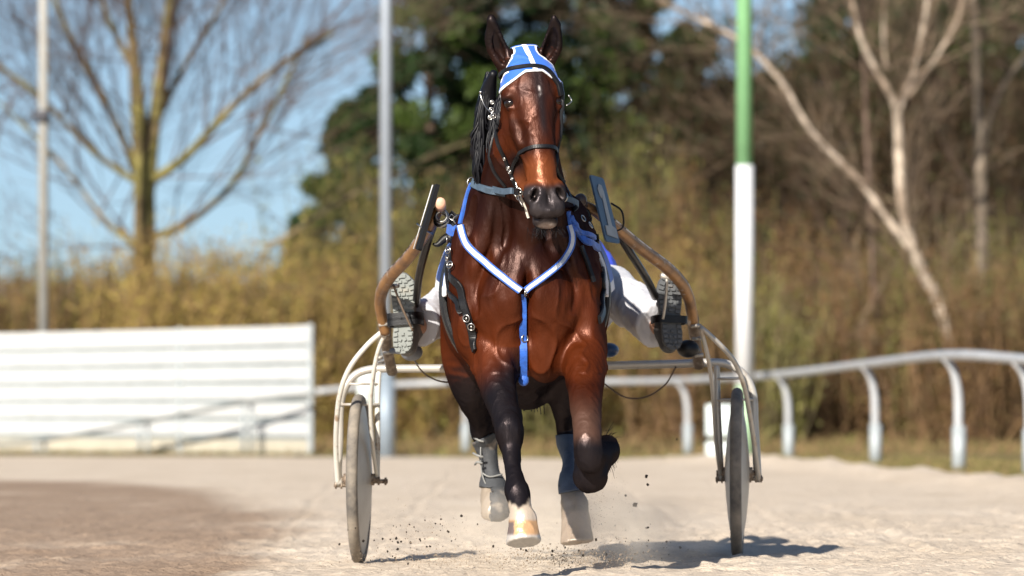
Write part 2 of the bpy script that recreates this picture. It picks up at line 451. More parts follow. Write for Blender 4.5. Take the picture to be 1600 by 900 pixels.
def noise(scale, det=5, st=None, rough=.6):
    n = N_('ShaderNodeTexNoise'); n.inputs['Scale'].default_value = scale; n.inputs['Detail'].default_value = det; n.inputs['Roughness'].default_value = rough
    if st:
        m_ = N_('ShaderNodeMapping'); m_.inputs['Scale'].default_value = st; L(geo.outputs['Position'], m_.inputs[0]); L(m_.outputs[0], n.inputs['Vector'])
    else: L(geo.outputs['Position'], n.inputs['Vector'])
    return n.outputs['Fac']
def ramp(f, stops):
    r = N_('ShaderNodeValToRGB'); L(f, r.inputs[0])
    while len(r.color_ramp.elements) < len(stops): r.color_ramp.elements.new(.5)
    for el_, (p_, c_) in zip(r.color_ramp.elements, stops): el_.position = p_; el_.color = (*c_, 1)
    return r.outputs[0]
def mix(f, a_, b_):
    m_ = N_('ShaderNodeMix', data_type='RGBA'); L(f, m_.inputs[0]); L(a_, m_.inputs[6]); L(b_, m_.inputs[7]); return m_.outputs[2]
sand = ramp(noise(1.3, 8, (1, .35, 1)), [(.3, (.50, .415, .32)), (.5, (.565, .475, .375)), (.7, (.61, .525, .425))])
sand = mix(ramp(noise(38, 4), [(.52, (0, 0, 0)), (.72, (.55, .55, .55))]), sand, ramp(noise(9, 2), [(0, (.48, .35, .25)), (1, (.40, .30, .21))]))
dampc = ramp(noise(1.1, 8, (1, .4, 1)), [(.35, (.28, .20, .14)), (.55, (.34, .25, .18)), (.70, (.46, .36, .27))])
dampc = mix(ramp(noise(30, 4), [(.5, (0, 0, 0)), (.7, (.5, .5, .5))]), dampc, ramp(noise(8, 2), [(0, (.16, .11, .075)), (1, (.2, .14, .1))]))
grass = ramp(noise(.55, 8), [(.35, (.20, .135, .07)), (.48, (.15, .125, .045)), (.6, (.24, .17, .10)), (.75, (.12, .115, .04))])
c_ = mix(sx.outputs[1], sand, dampc); c_ = mix(sx.outputs[0], c_, grass); L(c_, b.inputs['Base Color'])
bp = N_('ShaderNodeBump'); bp.inputs['Distance'].default_value = .008; bp.inputs['Strength'].default_value = 1
L(noise(55, 5), bp.inputs['Height'])
bp2 = N_('ShaderNodeBump'); bp2.inputs['Distance'].default_value = .05; bp2.inputs['Strength'].default_value = .8
L(noise(7, 6), bp2.inputs['Height']); L(bp.outputs[0], bp2.inputs['Normal']); L(bp2.outputs[0], b.inputs['Normal'])
cols = np.column_stack([verge, damp, np.zeros(len(verge))])
tag(obj('ground', np.column_stack([pp[:, 0], pp[:, 1], gz]), GF, mg, None, True, cols), kind='structure')
def gh(x, y): return float(ground_z(np.array([x]), np.array([y]))[0])

# ---------------------------------------------------------------- white hoarding with horizontal boards
M_white = mat('weathered_white_paint', (.56, .57, .565), .55, var=.06, vscale=3, bump=.001, grime=((.45, .42, .36), 2.2, .66))
M_cream = mat('sand_splashed_white_paint', (.48, .44, .35), .6, var=.08, vscale=3)
M_gap = mat('grey_backing_sheet', (.22, .26, .27), .7, var=.1, vscale=2)
M_galv = mat('galvanised_steel', (.32, .35, .36), .6, .15, var=.12, vscale=5)
M_railw = mat('white_plastic_rail', (.38, .39, .40), .4, var=.1, vscale=2.5, grime=((.40, .34, .28), 1.1, .6))
hp = np.array([[-2.93, 57.0], [-3.9, 58.8], [-5.05, 60.6], [-6.6, 62.9], [-8.6, 65.4], [-11.2, 68], [-14.5, 70.5]])
HC = catmull(hp, 5)
hr = thing('white_hoarding', 'long white board wall with grey gaps between its horizontal boards', 'board wall', (hp[0][0], hp[0][1], 0))
def sheet_run(mb, z0, z1, off, thick):
    P2 = HC; T = np.gradient(P2, axis=0); T /= np.linalg.norm(T, axis=1)[:, None]; Nn = np.column_stack([T[:, 1], -T[:, 0]])
    Nn *= np.sign((Nn*(np.array([0, -22])-P2)).sum(1))[:, None]
    n = len(P2); V = []
    for p, q in zip(P2, Nn):
        a = p+q*off; c = p+q*(off-thick)
        V += [(a[0], a[1], z0), (a[0], a[1], z1), (c[0], c[1], z1), (c[0], c[1], z0)]
    F = [(i*4+k, i*4+(k+1) % 4, (i+1)*4+(k+1) % 4, (i+1)*4+k) for i in range(n-1) for k in range(4)]+[(0, 1, 2, 3), tuple((n-1)*4+k for k in (3, 2, 1, 0))]
    mb.add(V, F)
mb = MB(); sheet_run(mb, .02, 1.90, 0, .05); mb.build('backing_sheet', M_gap, hr, False)
for j in range(7):
    z0 = .03+j*.268; mb = MB(); sheet_run(mb, z0, z0+(.205 if j < 6 else .262), .035, .034)
    mb.build('board', M_cream if j == 0 else M_white, hr, False)
for i in (0, 10, 20, 28):
    p = HC[i]; mb = MB(); mb.box((p[0], p[1]-.09, .96), (.07, .07, 1.93)); mb.build('post', M_galv, hr, False)

# ---------------------------------------------------------------- running rail with goose-neck posts
rail_px = [(1700, 572, 45), (1590, 561, 48), (1480, 555, 51), (1352, 569, 58.5), (1218, 585, 66), (1062, 595, 73), (900, 597, 76.5), (725, 598, 79), (610, 602, 79.3), (492, 612, 79)]
base_px = {1590: 766, 1480: 749, 1352: 735, 1218: 737, 1062: 728, 900: 720, 725: 716}
fr = thing('track_rail', 'white running rail on curved posts beside the sand track', 'rail', (3.8, 36, 0))
rp = np.array([P(x, y, D-22) for x, y, D in rail_px])
mb = MB(); mb.tube(rp, .047, 12, smooth=6); mb.build('rail', M_railw, fr)
for (x, y, D), p in zip(rail_px, rp):
    if x not in base_px: continue
    gz0 = gh(p[0], p[1])-.05
    off = np.array([.10, 0, 0]) if x > 1000 else np.array([.02, 0, 0])
    mb = MB()
    mb.tube([p+(-.03, 0, -.02), p+off*.5+(0, 0, -.13), p+off*.9+(0, 0, -.28), p+off*1.05+(0, 0, -.45), (p[0]+off[0]*1.05, p[1], max(gz0, .1)+.25)], [.032, .036, .040, .044, .044], 10, smooth=5)
    post = mb.build('post', M_railw, fr)
    mb = MB(); top = .52
    mb.tube([(p[0]+off[0]*1.1, p[1], gz0), (p[0]+off[0]*1.1, p[1], gz0+top)], .066, 12, smooth=1)
    mb.build('sleeve', M_galv, post)
# low rail that runs down in front of the hoarding
lr = thing('low_rail', 'thin grey rail sloping down in front of the white board wall', 'rail', (-3.4, 56, 0))
lp = np.array([P(492, 616, 56.3), P(380, 629, 57.9), P(218, 661, 60.4), P(57, 689, 62.7), P(-60, 697, 64.2)])
mb = MB(); mb.tube(lp, .035, 8, smooth=6); mb.build('rail', mat('weathered_rail', (.20, .21, .20), .6, var=.2, vscale=4), lr)
for p in lp[1:4]:
    for dxx in (0, .12):
        mb = MB(); mb.tube([(p[0]+dxx, p[1]+dxx*.5, -.05), (p[0]+dxx, p[1]+dxx*.5, p[2])], .032, 8, smooth=1); mb.build('post', M_galv, lr)

# ---------------------------------------------------------------- poles
def pole(name, label, px, D, r0, r1, ztop, m, cat='pole'):
    p = P(px, 700, D-22); r = thing(name, label, cat, (p[0], p[1], 0))
    mb = MB(); mb.tube([(p[0], p[1], -.1), (p[0], p[1], ztop)], [r0, r1], 18, smooth=1); mb.build('shaft', m, r)
    return r, p
M_pole = mat('grey_pole_metal', (.26, .29, .33), .5, .2, var=.08, vscale=1.5)
r, p = pole('lamp_post', 'tall plain grey metal post standing right of the white board wall', 603, 77, .085, .08, 12, M_pole)
mb = MB(); mb.tube([(p[0], p[1], -.05), (p[0], p[1], 1.12)], [.125, .125], 16, smooth=1); mb.tube([(p[0], p[1], 1.12), (p[0], p[1], 1.2)], [.125, .087], 16, smooth=1); mb.build('base_sleeve', mat('blue_grey_base', (.24, .29, .34), .5, .2, var=.1), r)
mb = MB(); mb.box((p[0]-.27, p[1]-.1, .98), (.24, .16, .42), bev=.02); bx = mb.build('control_box', mat('pale_box', (.62, .70, .68), .5, var=.1), r)
mb = MB(); mb.box((p[0]-.27, p[1]-.19, .98), (.16, .012, .3)); mb.build('door', mat('box_door', (.70, .76, .74), .5), bx)
r, p = pole('lamp_post', 'thin pale grey mast with a dark clamp behind the board wall', 68, 88.5, .085, .07, 13, mat('pale_mast_paint', (.34, .33, .30), .5, var=.1, vscale=1.5))
q = P(68, 182, 88.5-22); mb = MB(); mb.tube([(q[0], q[1], q[2]-.1), (q[0], q[1], q[2]+.1)], .11, 14, smooth=1); mb.box((q[0]-.12, q[1], q[2]+.02), (.12, .08, .1)); mb.build('clamp', mat('dark_iron', (.07, .07, .08), .5, .3), r)
# green and white marker pole
p = P(1163, 700, 44); s_ = FPX/66
r = thing('marker_pole', 'thick pole painted green above and white below behind the rail', 'pole', (p[0], p[1], 0))
mg_ = mat('green_pole_paint', (.20, .42, .20), .4, var=.1, vscale=2); mw_ = mat('white_pole_paint', (.62, .63, .64), .35, var=.03, vscale=2); ml_ = mat('pale_green_pole_paint', (.30, .44, .27), .45, var=.05)
def zz(py): return float(P(0, py, 44)[2])
R1 = .112
for nm, a, b2, m_, rr in (('pale_green_band', 740, 602, ml_, R1), ('white_band', 602, 258, mw_, R1), ('green_band', 258, -420, mg_, R1*.9)):
    mb = MB(); mb.tube([(p[0], p[1], zz(a)), (p[0], p[1], zz(b2)-.001)], [rr, rr*(.97 if rr == R1 else .8)], 24, smooth=1); mb.build(nm, m_, r)
# pale cabinet
for k, (ya, yb) in enumerate(((632, 682), (690, 732))):
    c = (P(1124, ya, 47)+P(1124, yb, 47))/2; h = (yb-ya)*69/FPX
    r = thing('utility_cabinet', ['pale grey utility box, upper of the two beside the marker pole', 'pale grey utility box, lower of the two beside the marker pole'][k], 'cabinet', tuple(c-(0, 0, h/2)), 'utility boxes by the marker pole')
    mb = MB(); mb.box(c, (.34, .25, h-.01), bev=.012); mb.build('body', mat('cabinet_paint', (.60, .68, .68), .5, var=.06, vscale=4), r)
    mb = MB(); mb.box(c+(0, -.131, 0), (.27, .012, h-.09), bev=.004); mb.build('door', mat('cabinet_door', (.66, .73, .72), .45), r)
    if k == 1:
        mb = MB()
        mb.box((c[0], c[1], .5*(c[2]-h/2-.05)), (.2, .2, max(.05, c[2]-h/2+.05))); mb.build('plinth', M_galv, r)

# ================================================================== VEGETATION
rng = np.random.default_rng(7)
def clumps(n, cen, rad, size, seed, squash=1., flat=.4):
    """n leaf-sized faces spread through ellipsoidal clusters (cen, rad)"""
    g = np.random.default_rng(seed); k = g.integers(0, len(cen), n); d = g.normal(size=(n, 3)); d /= np.linalg.norm(d, axis=1)[:, None]
    p = cen[k]+d*(g.random(n)**.5)[:, None]*rad[k][:, None]*np.array([1, 1, squash])
    a = g.normal(size=(n, 3)); a /= np.linalg.norm(a, axis=1)[:, None]; b_ = np.cross(a, g.normal(size=(n, 3))); b_ /= np.linalg.norm(b_, axis=1)[:, None]
    s = size*(.5+g.random(n))[:, None]
    V = np.stack([p-a*s-b_*s*flat*.3, p-b_*s*flat, p+a*s, p+b_*s*flat], 1).reshape(-1, 3)
    F = np.arange(n*4).reshape(n, 4); return V, F, k
def twig_mesh(lines, r):
    """thin three-sided twigs; lines (n,2,3)"""
    a = lines[:, 0]; b_ = lines[:, 1]; v = b_-a; u = np.cross(v, np.array([.3, .9, .2])); u /= np.linalg.norm(u, axis=1)[:, None]+1e-9
    w = np.cross(v, u); w /= np.linalg.norm(w, axis=1)[:, None]+1e-9
    r = np.broadcast_to(r, (len(a),))[:, None]; V = []
    for k in range(3):
        c, s = math.cos(2.094*k), math.sin(2.094*k); V.append(a+r*(c*u+s*w))
    for k in range(3):
        c, s = math.cos(2.094*k), math.sin(2.094*k); V.append(b_+r*.45*(c*u+s*w))
    V = np.stack(V, 1).reshape(-1, 3); n = len(a); o = (np.arange(n)*6)[:, None]
    F = np.concatenate([o+np.array([[k, (k+1) % 3, 3+(k+1) % 3, 3+k]]) for k in range(3)]); return V, F
def vary(n, base, amt, seed, alt=None, pa=.3):
    g = np.random.default_rng(seed); c = np.tile(np.array(base, float), (n, 1))
    if alt is not None: m = g.random(n) < pa; c[m] = alt
    return c*(1+amt*(g.random((n, 1))*2-1))
M_leaf = mat('leaf_litter_foliage', attr=True, rough=.6, transl=.25, spec=.3)
M_bark = mat('rough_bark', attr=True, rough=.9, spec=.2, var=.45, vscale=3.2, bump=.01, bscale=14)
def rec_tree(g, p, d, L_, r, depth, out, spread=.5, droop=0., kids=(3, 5), minr=.004):
    """random limb: list of (a, b, ra, rb, depth)"""
    n = 3+depth; a = p.copy()
    for i in range(n):
        d = d+g.normal(size=3)*.10+np.array([0, 0, .03-droop]); d /= np.linalg.norm(d)
        b_ = a+d*L_/n; ra = r*(1-.6*i/n); rb = r*(1-.6*(i+1)/n)
        out.append((a.copy(), b_.copy(), max(ra, minr), max(rb, minr), depth))
        if depth > 0 and i > 0:
            for q in range(int(g.integers(1, 3))):
                dd = d+g.normal(size=3)*spread; dd[2] = dd[2]+.12-droop; dd /= np.linalg.norm(dd)
                rec_tree(g, b_.copy(), dd, L_*(.45+.25*g.random()), rb*.6, depth-1, out, spread, droop, kids, minr)
        a = b_
def limbs_to_mesh(segs, sides=6):
    V = []; F = []
    for a, b_, ra, rb, dpt in segs:
        v = b_-a; v /= np.linalg.norm(v)+1e-9; u = np.cross(v, (0.31, .9, .2)); u /= np.linalg.norm(u); w = np.cross(v, u); o = len(V)
        for (c, rr) in ((a-v*ra*.3, ra), (b_+v*rb*.3, rb)):
            for k in range(sides): V.append(c+rr*(math.cos(6.283*k/sides)*u+math.sin(6.283*k/sides)*w))
        F += [(o+k, o+(k+1) % sides, o+sides+(k+1) % sides, o+sides+k) for k in range(sides)]
    return np.array(V), np.array(F)
def poly_limb(pts, r):
    A = catmull(np.column_stack([pts, r]), 5)
    return [(A[i][:3], A[i+1][:3], A[i][3], A[i+1][3], 3) for i in range(len(A)-1)]
def bare_tree(name, label, limbs, seed, col, colt, group, twigs=(9, 2.6, 2), rbase=.035, up=0., base=None, lichen=None):
    g = np.random.default_rng(seed); root = base if base is not None else limbs[0][0][0]
    R_ = thing(name, label, 'tree', (root[0], root[1], 0), group)
    main = []
    for pts, r in limbs: main += poly_limb(pts, r)
    V, F = limbs_to_mesh(main, 8); c = vary(len(V), col, .25, seed)
    n_ = fbm(V*1.7, 3, seed)
    if lichen is not None: c = np.where((n_ > .5)[:, None], np.array(lichen)*(0.8+.4*n_[:, None]), c)
    obj('trunk', V, F, M_bark, R_, True, c)
    out = []; n, L_, dep = twigs
    cand = [m for m in main if m[2] < .16]
    for i in range(n*len(limbs)):
        m = cand[int(g.integers(0, len(cand)))]; d = (m[1]-m[0])/np.linalg.norm(m[1]-m[0]); dd = d+g.normal(size=3)*.6+np.array([0, 0, up]); dd /= np.linalg.norm(dd)
        rec_tree(g, m[1].copy(), dd, L_*(.6+.6*g.random()), min(m[3]*.6, rbase), dep, out, .45, 0.0)
    V, F = limbs_to_mesh(out, 3); obj('crown', V, F, M_bark, R_, True, vary(len(V), colt, .3, seed+1))
    return R_
def LP(D, lst):
    return np.array([P(x, y, D-22+(rest[1] if len(rest) > 1 else 0)) for x, y, *rest in lst]), np.array([rest[0] for x, y, *rest in lst])
G_bare = 'bare trees behind the track'
# left bare tree
D = 92
LPo = LP
def LP(D, l): p_, r_ = LPo(D, l); return p_, r_*.9
tl = [LP(D, [(228, 690, .24), (226, 520, .23), (225, 420, .23), (226, 330, .22), (222, 250, .19), (212, 120, .13), (205, 40, .10), (190, -60, .07)]),
      LP(D, [(230, 300, .16), (240, 200, .14), (252, 110, .12), (262, 30, .10), (275, -70, .06)]),
      LP(D, [(226, 290, .12), (200, 235, .08, .3), (150, 130, .07, .8), (110, 60, .06, 1.2), (75, -30, .05, 1.5)]),
      LP(D, [(232, 285, .10), (290, 245, .08, -.3), (370, 160, .07, -.8), (440, 100, .05, -1), (520, 50, .04, -1.2)]),
      LP(D, [(232, 372, .08), (290, 350, .07, .4), (360, 290, .06, .8), (410, 200, .05, 1), (480, 60, .04, 1.2)]),
      LP(D, [(222, 290, .07), (150, 240, .06, -.3), (60, 150, .05, -.8), (-20, 90, .04, -1)]),
      LP(D, [(224, 390, .06), (170, 350, .05, .5), (90, 250, .04, 1), (0, 160, .03, 1.5)]),
      LP(D, [(244, 190, .08), (290, 100, .06, .5), (340, 20, .05, .8), (380, -60, .04, 1)]),
      LP(D, [(210, 110, .08), (170, 30, .06, .2), (140, -60, .05, .4)])]
bare_tree('bare_tree', 'mossy bare tree whose trunk forks above the board wall', tl, 11, (.13, .095, .05), (.10, .065, .05), G_bare, (14, 3.0, 2), .02, .15, lichen=(.15, .13, .045))
# birches on the right
LP = LPo; D = 92
def LP(D, l): p_, r_ = LPo(D, l); return p_, r_*(.68 if D != 94 else 1)

tb = [LP(D, [(1500, 690, .16), (1475, 500, .15), (1440, 420, .14), (1412, 340, .13), (1405, 250, .12), (1400, 170, .10), (1375, 120, .08), (1345, 60, .07), (1325, -30, .05)]),
      LP(D, [(1403, 175, .08), (1425, 120, .07, .2), (1440, 60, .06, .3), (1455, -40, .05, .4)]),
      LP(D, [(1420, 150, .06), (1470, 80, .05, -.3), (1500, 20, .05, -.4), (1510, -50, .04, -.4)]),
      LP(D, [(1420, 385, .10), (1385, 340, .09, .4), (1340, 280, .08, .8), (1270, 210, .08, 1.2), (1215, 120, .07, 1.5), (1150, 60, .06, 1.8), (1060, 15, .05, 2), (990, -25, .04, 2.2)]),
      LP(D, [(1385, 110, .05), (1380, 50, .04, .3), (1385, -40, .03, .3)])]
bare_tree('birch_tree', 'pale barked birch with a long limb reaching left past the marker pole', tb, 12, (.46, .38, .30), (.22, .16, .11), G_bare, (16, 2.4, 2), .018, .1, lichen=(.26, .20, .15))
tb = [LP(95, [(1540, 690, .17), (1535, 400, .16), (1530, 200, .14), (1525, 80, .12), (1518, -60, .10)]), LP(95, [(1532, 240, .07), (1560, 150, .06, .3), (1620, 60, .05, .6)])]
bare_tree('birch_tree', 'straight grey bare tree near the right end of the wood', tb, 13, (.20, .16, .12), (.13, .09, .07), G_bare, (9, 2.4, 2), .02, .1)
tb = [LP(94, [(330, 690, .03), (400, 420, .032), (445, 372, .036), (500, 335, .036), (560, 298, .032), (650, 255, .026), (720, 225, .02)])]
bare_tree('leaning_branch', 'slim pale leaning tree behind the grey post', tb, 14, (.24, .19, .11), (.18, .13, .08), G_bare, (6, 1.6, 1), .012, .1)
tb = [LP(93, [(1370, 690, .08), (1366, 480, .07), (1358, 300, .06), (1350, 120, .05), (1345, -30, .03)])]
bare_tree('bare_tree', 'thin dark sapling left of the pale birch trunk', tb, 15, (.13, .09, .07), (.12, .08, .06), G_bare, (16, 1.8, 2), .014, .1)

# evergreens: dark crowns with gaps
def evergreen(label, px, D, ztop, w, seed, zbase=.8, n=8000, col=(.020, .040, .010), alt=(.050, .078, .014)):
    g = np.random.default_rng(seed); p = P(px, 700, D-22); R_ = thing('evergreen_tree', label, 'tree', (p[0], p[1], 0), 'dark evergreens behind the thicket')
    segs = poly_limb(np.array([(p[0], p[1], 0), (p[0]+.1, p[1], ztop*.5), (p[0], p[1], ztop*.97)]), np.array([.2, .14, .04]))
    cen = []; rad = []
    for i in range(90):
        h = zbase+(ztop-zbase)*(i+g.random())/90; f = (h-zbase)/(ztop-zbase); rr = w*(1-.75*f**1.3)*(.55+.55*g.random()); a = g.random()*6.28
        c = np.array([p[0]+math.cos(a)*rr*.75, p[1]+math.sin(a)*rr*.75, h]); cen.append(c); rad.append(w*.30*(.5+.6*g.random())*(1-.4*f))
        segs.append((np.array([p[0], p[1], h-.3]), c, .035, .012, 1))
    V, F = limbs_to_mesh(segs, 6); obj('trunk', V, F, M_bark, R_, True, vary(len(V), (.10, .07, .05), .2, seed))
    V, F, k = clumps(n, np.array(cen), np.array(rad), .12, seed, .8)
    shade = vary(len(cen), col, .35, seed+5, alt, .28); c = np.repeat(shade[k], 4, 0)*(1+.3*(g.random((len(V), 1))-.5))
    obj('crown', V, F, M_leaf, R_, False, c)
for i, (px, D, zt, w, lab) in enumerate([(480, 118, 5.0, 1.5, 'low dark evergreen at the left edge of the wood, open sky beside it'), (560, 120, 7.4, 2.3, 'dark pine with a ragged left edge against the sky'),
        (665, 122, 11.5, 3.1, 'tall dark evergreen behind the grey post'), (770, 124, 12.5, 3.3, 'tall dark evergreen behind the horse\'s left ear in the picture'), (880, 126, 12.0, 3.3, 'dark evergreen just right of the horse\'s head'),
        (985, 128, 11.5, 3.0, 'dark evergreen left of the marker pole'), (1090, 132, 10.0, 2.4, 'thinner evergreen close behind the marker pole'), (1330, 126, 12.0, 3.6, 'dark evergreen behind the pale birch crown'), (1580, 118, 12.0, 3.6, 'dark evergreen at the right edge of the wood'), (1185, 130, 8.7, 1.5, 'slim dark evergreen just right of the marker pole'), (1240, 124, 8.0, 2.2, 'lower dark evergreen between the marker pole and the birch'), (1400, 130, 12.5, 3.0, 'tallest dark evergreen, directly above the birch fork'), (1520, 127, 12.0, 3.0, 'dark evergreen behind the grey bare tree'), (1650, 122, 12.0, 3.0, 'dark evergreen beyond the right edge'), (1460, 121, 12.0, 3.4, 'dark evergreen between the birch and the grey bare tree')]):
    evergreen(lab, px, D, zt, w, 100+i, n=24000 if zt > 6 else 8000, zbase=(.8 if px < 1050 else 1.5))
# brown wintry broadleaf saplings filling the wood on the right
def thicket_mesh(seed, w, h, nt, nl, cols, lsize=.07):
    g = np.random.default_rng(seed); x = g.normal(size=nt)*w*.45; y = g.normal(size=nt)*w*.4; ln = h*(.35+.65*g.random(nt)**.7)*(1-.35*np.abs(x)/w)
    a = np.column_stack([x, y, np.zeros(nt)]); b_ = a+np.column_stack([g.normal(size=nt)*.14*ln+x*.25, g.normal(size=nt)*.14*ln, ln]); mid = (a+b_)/2+g.normal(size=(nt, 3))*.06*h
    k = g.integers(0, nt, nt*7); tt = g.random(nt*7)[:, None]; s = np.where(tt < .5, a[k]+(mid[k]-a[k])*tt*2, mid[k]+(b_[k]-mid[k])*(tt*2-1))
    e_ = s+np.column_stack([g.normal(size=(nt*7, 2))*.22, np.abs(g.normal(size=nt*7))*.25])*h*.22
    V, F = twig_mesh(np.concatenate([np.stack([a, mid], 1), np.stack([mid, b_], 1), np.stack([s, e_], 1)]), np.concatenate([np.full(nt, .022), np.full(nt, .014), np.full(nt*7, .007)]))
    c1 = vary(len(V)//6, cols[0], .35, seed, cols[1], .4).repeat(6, 0)
    kk = g.integers(0, len(e_), nl); cen = e_[kk]; rad = np.full(nl, .08*h)
    V2, F2, k2 = clumps(nl, cen, rad, lsize, seed+1); c2 = vary(nl, cols[2], .35, seed+2, cols[3], .45)[:].repeat(4, 0)
    return V, F, c1, V2, F2, c2
def make_bush(name, lab, grp, seed, w, h, nt, nl, cols, lsize=.07):
    R_ = thing(name, lab, 'bush', (0, 0, 0), grp); V, F, c1, V2, F2, c2 = thicket_mesh(seed, w, h, nt, nl, cols, lsize)
    obj('stems', V, F, M_bark, R_, True, c1); obj('foliage', V2, F2, M_leaf, R_, False, c2); return R_
def copy_tree(o, loc, rz=0, sc=(1, 1, 1)):
    r = o.copy(); COL.objects.link(r); r.location = loc; r.rotation_euler = (0, 0, rz); r.scale = sc
    for ch in list(o.children):
        c = ch.copy(); COL.objects.link(c); c.parent = r
    return r
OCH = ((.25, .165, .07), (.33, .24, .075), (.36, .28, .07), (.28, .175, .07))
BRN = ((.15, .09, .05), (.21, .13, .065), (.18, .10, .042), (.12, .085, .03))
BR2 = ((.050, .031, .018), (.085, .055, .028), (.062, .036, .015), (.040, .045, .012))
DRK = ((.036, .024, .014), (.062, .040, .022), (.040, .026, .012), (.026, .036, .009))
GRN = ((.15, .12, .065), (.22, .20, .07), (.22, .21, .055), (.12, .12, .04))
kinds = [('willow_bush', 'yellow twigged bush', 'yellow and brown bushes behind the rail', 3.4, OCH, 0), ('brown_bush', 'brown leafless bush', 'yellow and brown bushes behind the rail', 3.2, BRN, 1),
         ('hedge_bush', 'dull green and ochre bush', 'yellow and brown bushes behind the rail', 3.3, GRN, 2), ('woodland_sapling', 'tall dark brown sapling thicket', 'tall thicket of the wood', 7.6, DRK, 3),
         ('woodland_sapling', 'tall brown sapling thicket', 'tall thicket of the wood', 7.4, BR2, 4)]
protos = [make_bush(nm, lb, gp, 300+sd, 1.15 if h < 5 else 1.9, h, 130 if h < 5 else 170, 5600 if h < 5 else 5600, cc, .040 if h < 5 else .07) for nm, lb, gp, h, cc, sd in kinds]
used = set()
def place(kind, px, D, sc, lab):
    p = P(px, 700, D-22); o = protos[kind]; loc = (p[0], p[1], -.05); g = np.random.default_rng(int(px+D*7)); rz = g.random()*6.28
    s3 = (1, 1, sc)
    if kind not in used: used.add(kind); o.location = loc; o.rotation_euler = (0, 0, rz); o.scale = s3; c = o
    else: c = copy_tree(o, loc, rz, s3)
    c['label'] = lab
land = [(-60, 'at the far left edge'), (0, 'at the left edge, left of the pale mast'), (55, 'just behind the pale mast'), (115, 'right of the pale mast'), (175, 'left of the mossy tree trunk'), (232, 'behind the mossy tree trunk'),
        (290, 'right of the mossy tree trunk'), (345, 'above the right half of the board wall'), (400, 'behind the board wall\'s last bay'), (455, 'above the right end of the board wall'), (515, 'left of the grey post'), (570, 'immediately left of the grey post'),
        (640, 'right of the grey post'), (700, 'behind the left-hand shaft of the cart'), (770, 'behind the horse\'s body'), (840, 'behind the horse\'s chest'), (915, 'behind the upright number plate'), (975, 'behind the right-hand shaft of the cart'),
        (1035, 'behind the driver\'s shaded boot'), (1095, 'left of the marker pole'), (1150, 'behind the marker pole'), (1215, 'right of the marker pole'), (1275, 'behind the fourth curved post from the right'), (1335, 'behind the third curved post from the right'),
        (1400, 'at the foot of the birch limb fork'), (1455, 'left of the birch trunk foot'), (1515, 'right of the birch trunk foot'), (1575, 'near the right edge of the picture'), (1640, 'at the far right edge')]
words = {0: 'yellow twigged bush', 1: 'brown leafless bush', 2: 'dull green and ochre bush', 3: 'dark brown sapling thicket', 4: 'brown sapling thicket'}
g0 = np.random.default_rng(3)
for i, (px, w_) in enumerate(land):
    k = [0, 1, 0, 2, 0, 0, 1, 0, 2, 0, 1, 0, 0, 0, 1, 2, 0, 1, 0, 1, 2, 1, 2, 1, 1, 2, 1, 2, 1][i]
    place(k, px, 90+6*g0.random(), (1.08 if px < 480 else 1.1)*(.9+.25*g0.random()), words[k]+' '+w_+', front row')
    k = [2, 0, 1, 0, 1, 2, 0, 2, 0, 1, 2, 0, 2, 1, 0, 1, 1, 2, 1, 2, 1, 1, 1, 2, 1, 1, 2, 1, 1][i]
    place(k, px+28, 101+6*g0.random(), (1.12 if px < 480 else (1.8 if px < 1050 else 1.4))*(.9+.25*g0.random()), words[k]+' '+w_+', back row')
for i, (px, w_) in enumerate([(l[0], l[1]) for l in land if l[0] >= 560]):
    hs = .62 if px < 700 else (.85 if px < 1000 else 1.32)
    place(3 if i % 2 else 4, px+10, 112+5*g0.random(), hs, words[3 if i % 2 else 4]+' '+w_+', towering at the back')
# low dry undergrowth at the foot of the thicket
n = 26000; g = np.random.default_rng(77); X_ = g.random(n)*34-16; Y_ = 62+g.random(n)*22
m_ = X_ > np.interp(Y_, [62, 84], [-3.0, -12]); X_ = X_[m_]; Y_ = Y_[m_]; n = len(X_); h_ = .10+.35*g.random(n)*np.clip((Y_-60)/12, .2, 1)
a = np.column_stack([X_, Y_, np.full(n, -.02)]); b_ = a+np.column_stack([g.normal(size=n)*.12, g.normal(size=n)*.12, h_])
V, F = twig_mesh(np.stack([a, b_], 1), .016); tag(obj('undergrowth', V, F, M_bark, None, True, vary(n, (.24, .16, .08), .4, 5, (.16, .15, .05), .35).repeat(6, 0)), 'low dry brown undergrowth along the foot of the thicket', 'undergrowth', kind='stuff')
# grass on the verge right of the sand
n = 14000; Y_ = 10+g.random(n)**.8*50; X_ = ground_edge(Y_)+.12+g.random(n)**1.5*3.0; h_ = .03+.09*g.random(n)
a = np.column_stack([X_, Y_, ground_z(X_, Y_)-.01]); b_ = a+np.column_stack([g.normal(size=n)*.03, g.normal(size=n)*.03, h_])
V, F = twig_mesh(np.stack([a, b_], 1), .008); tag(obj('grass', V, F, M_bark, None, True, vary(n, (.24, .18, .08), .35, 6, (.14, .14, .04), .35).repeat(6, 0)), 'short green and dry grass on the verge below the rail', 'grass', kind='stuff')
# far wooded ridge
hx = np.linspace(-220, 220, 160); hz = 8.5+3.5*fbm(np.column_stack([hx*.03, hx*0, hx*0]), 4, 21); V = []
for x, z in zip(hx, hz):
    V += [(x, 330, -1), (x, 345, z*.55), (x, 365, z*.85), (x, 400, z), (x, 470, -1)]
F = [(i*5+j, (i+1)*5+j, (i+1)*5+j+1, i*5+j+1) for i in range(159) for j in range(4)]
tag(obj('hills', V, F, mat('far_woodland', (.16, .13, .13), .9, var=.4, vscale=.25), None, True), kind='structure')
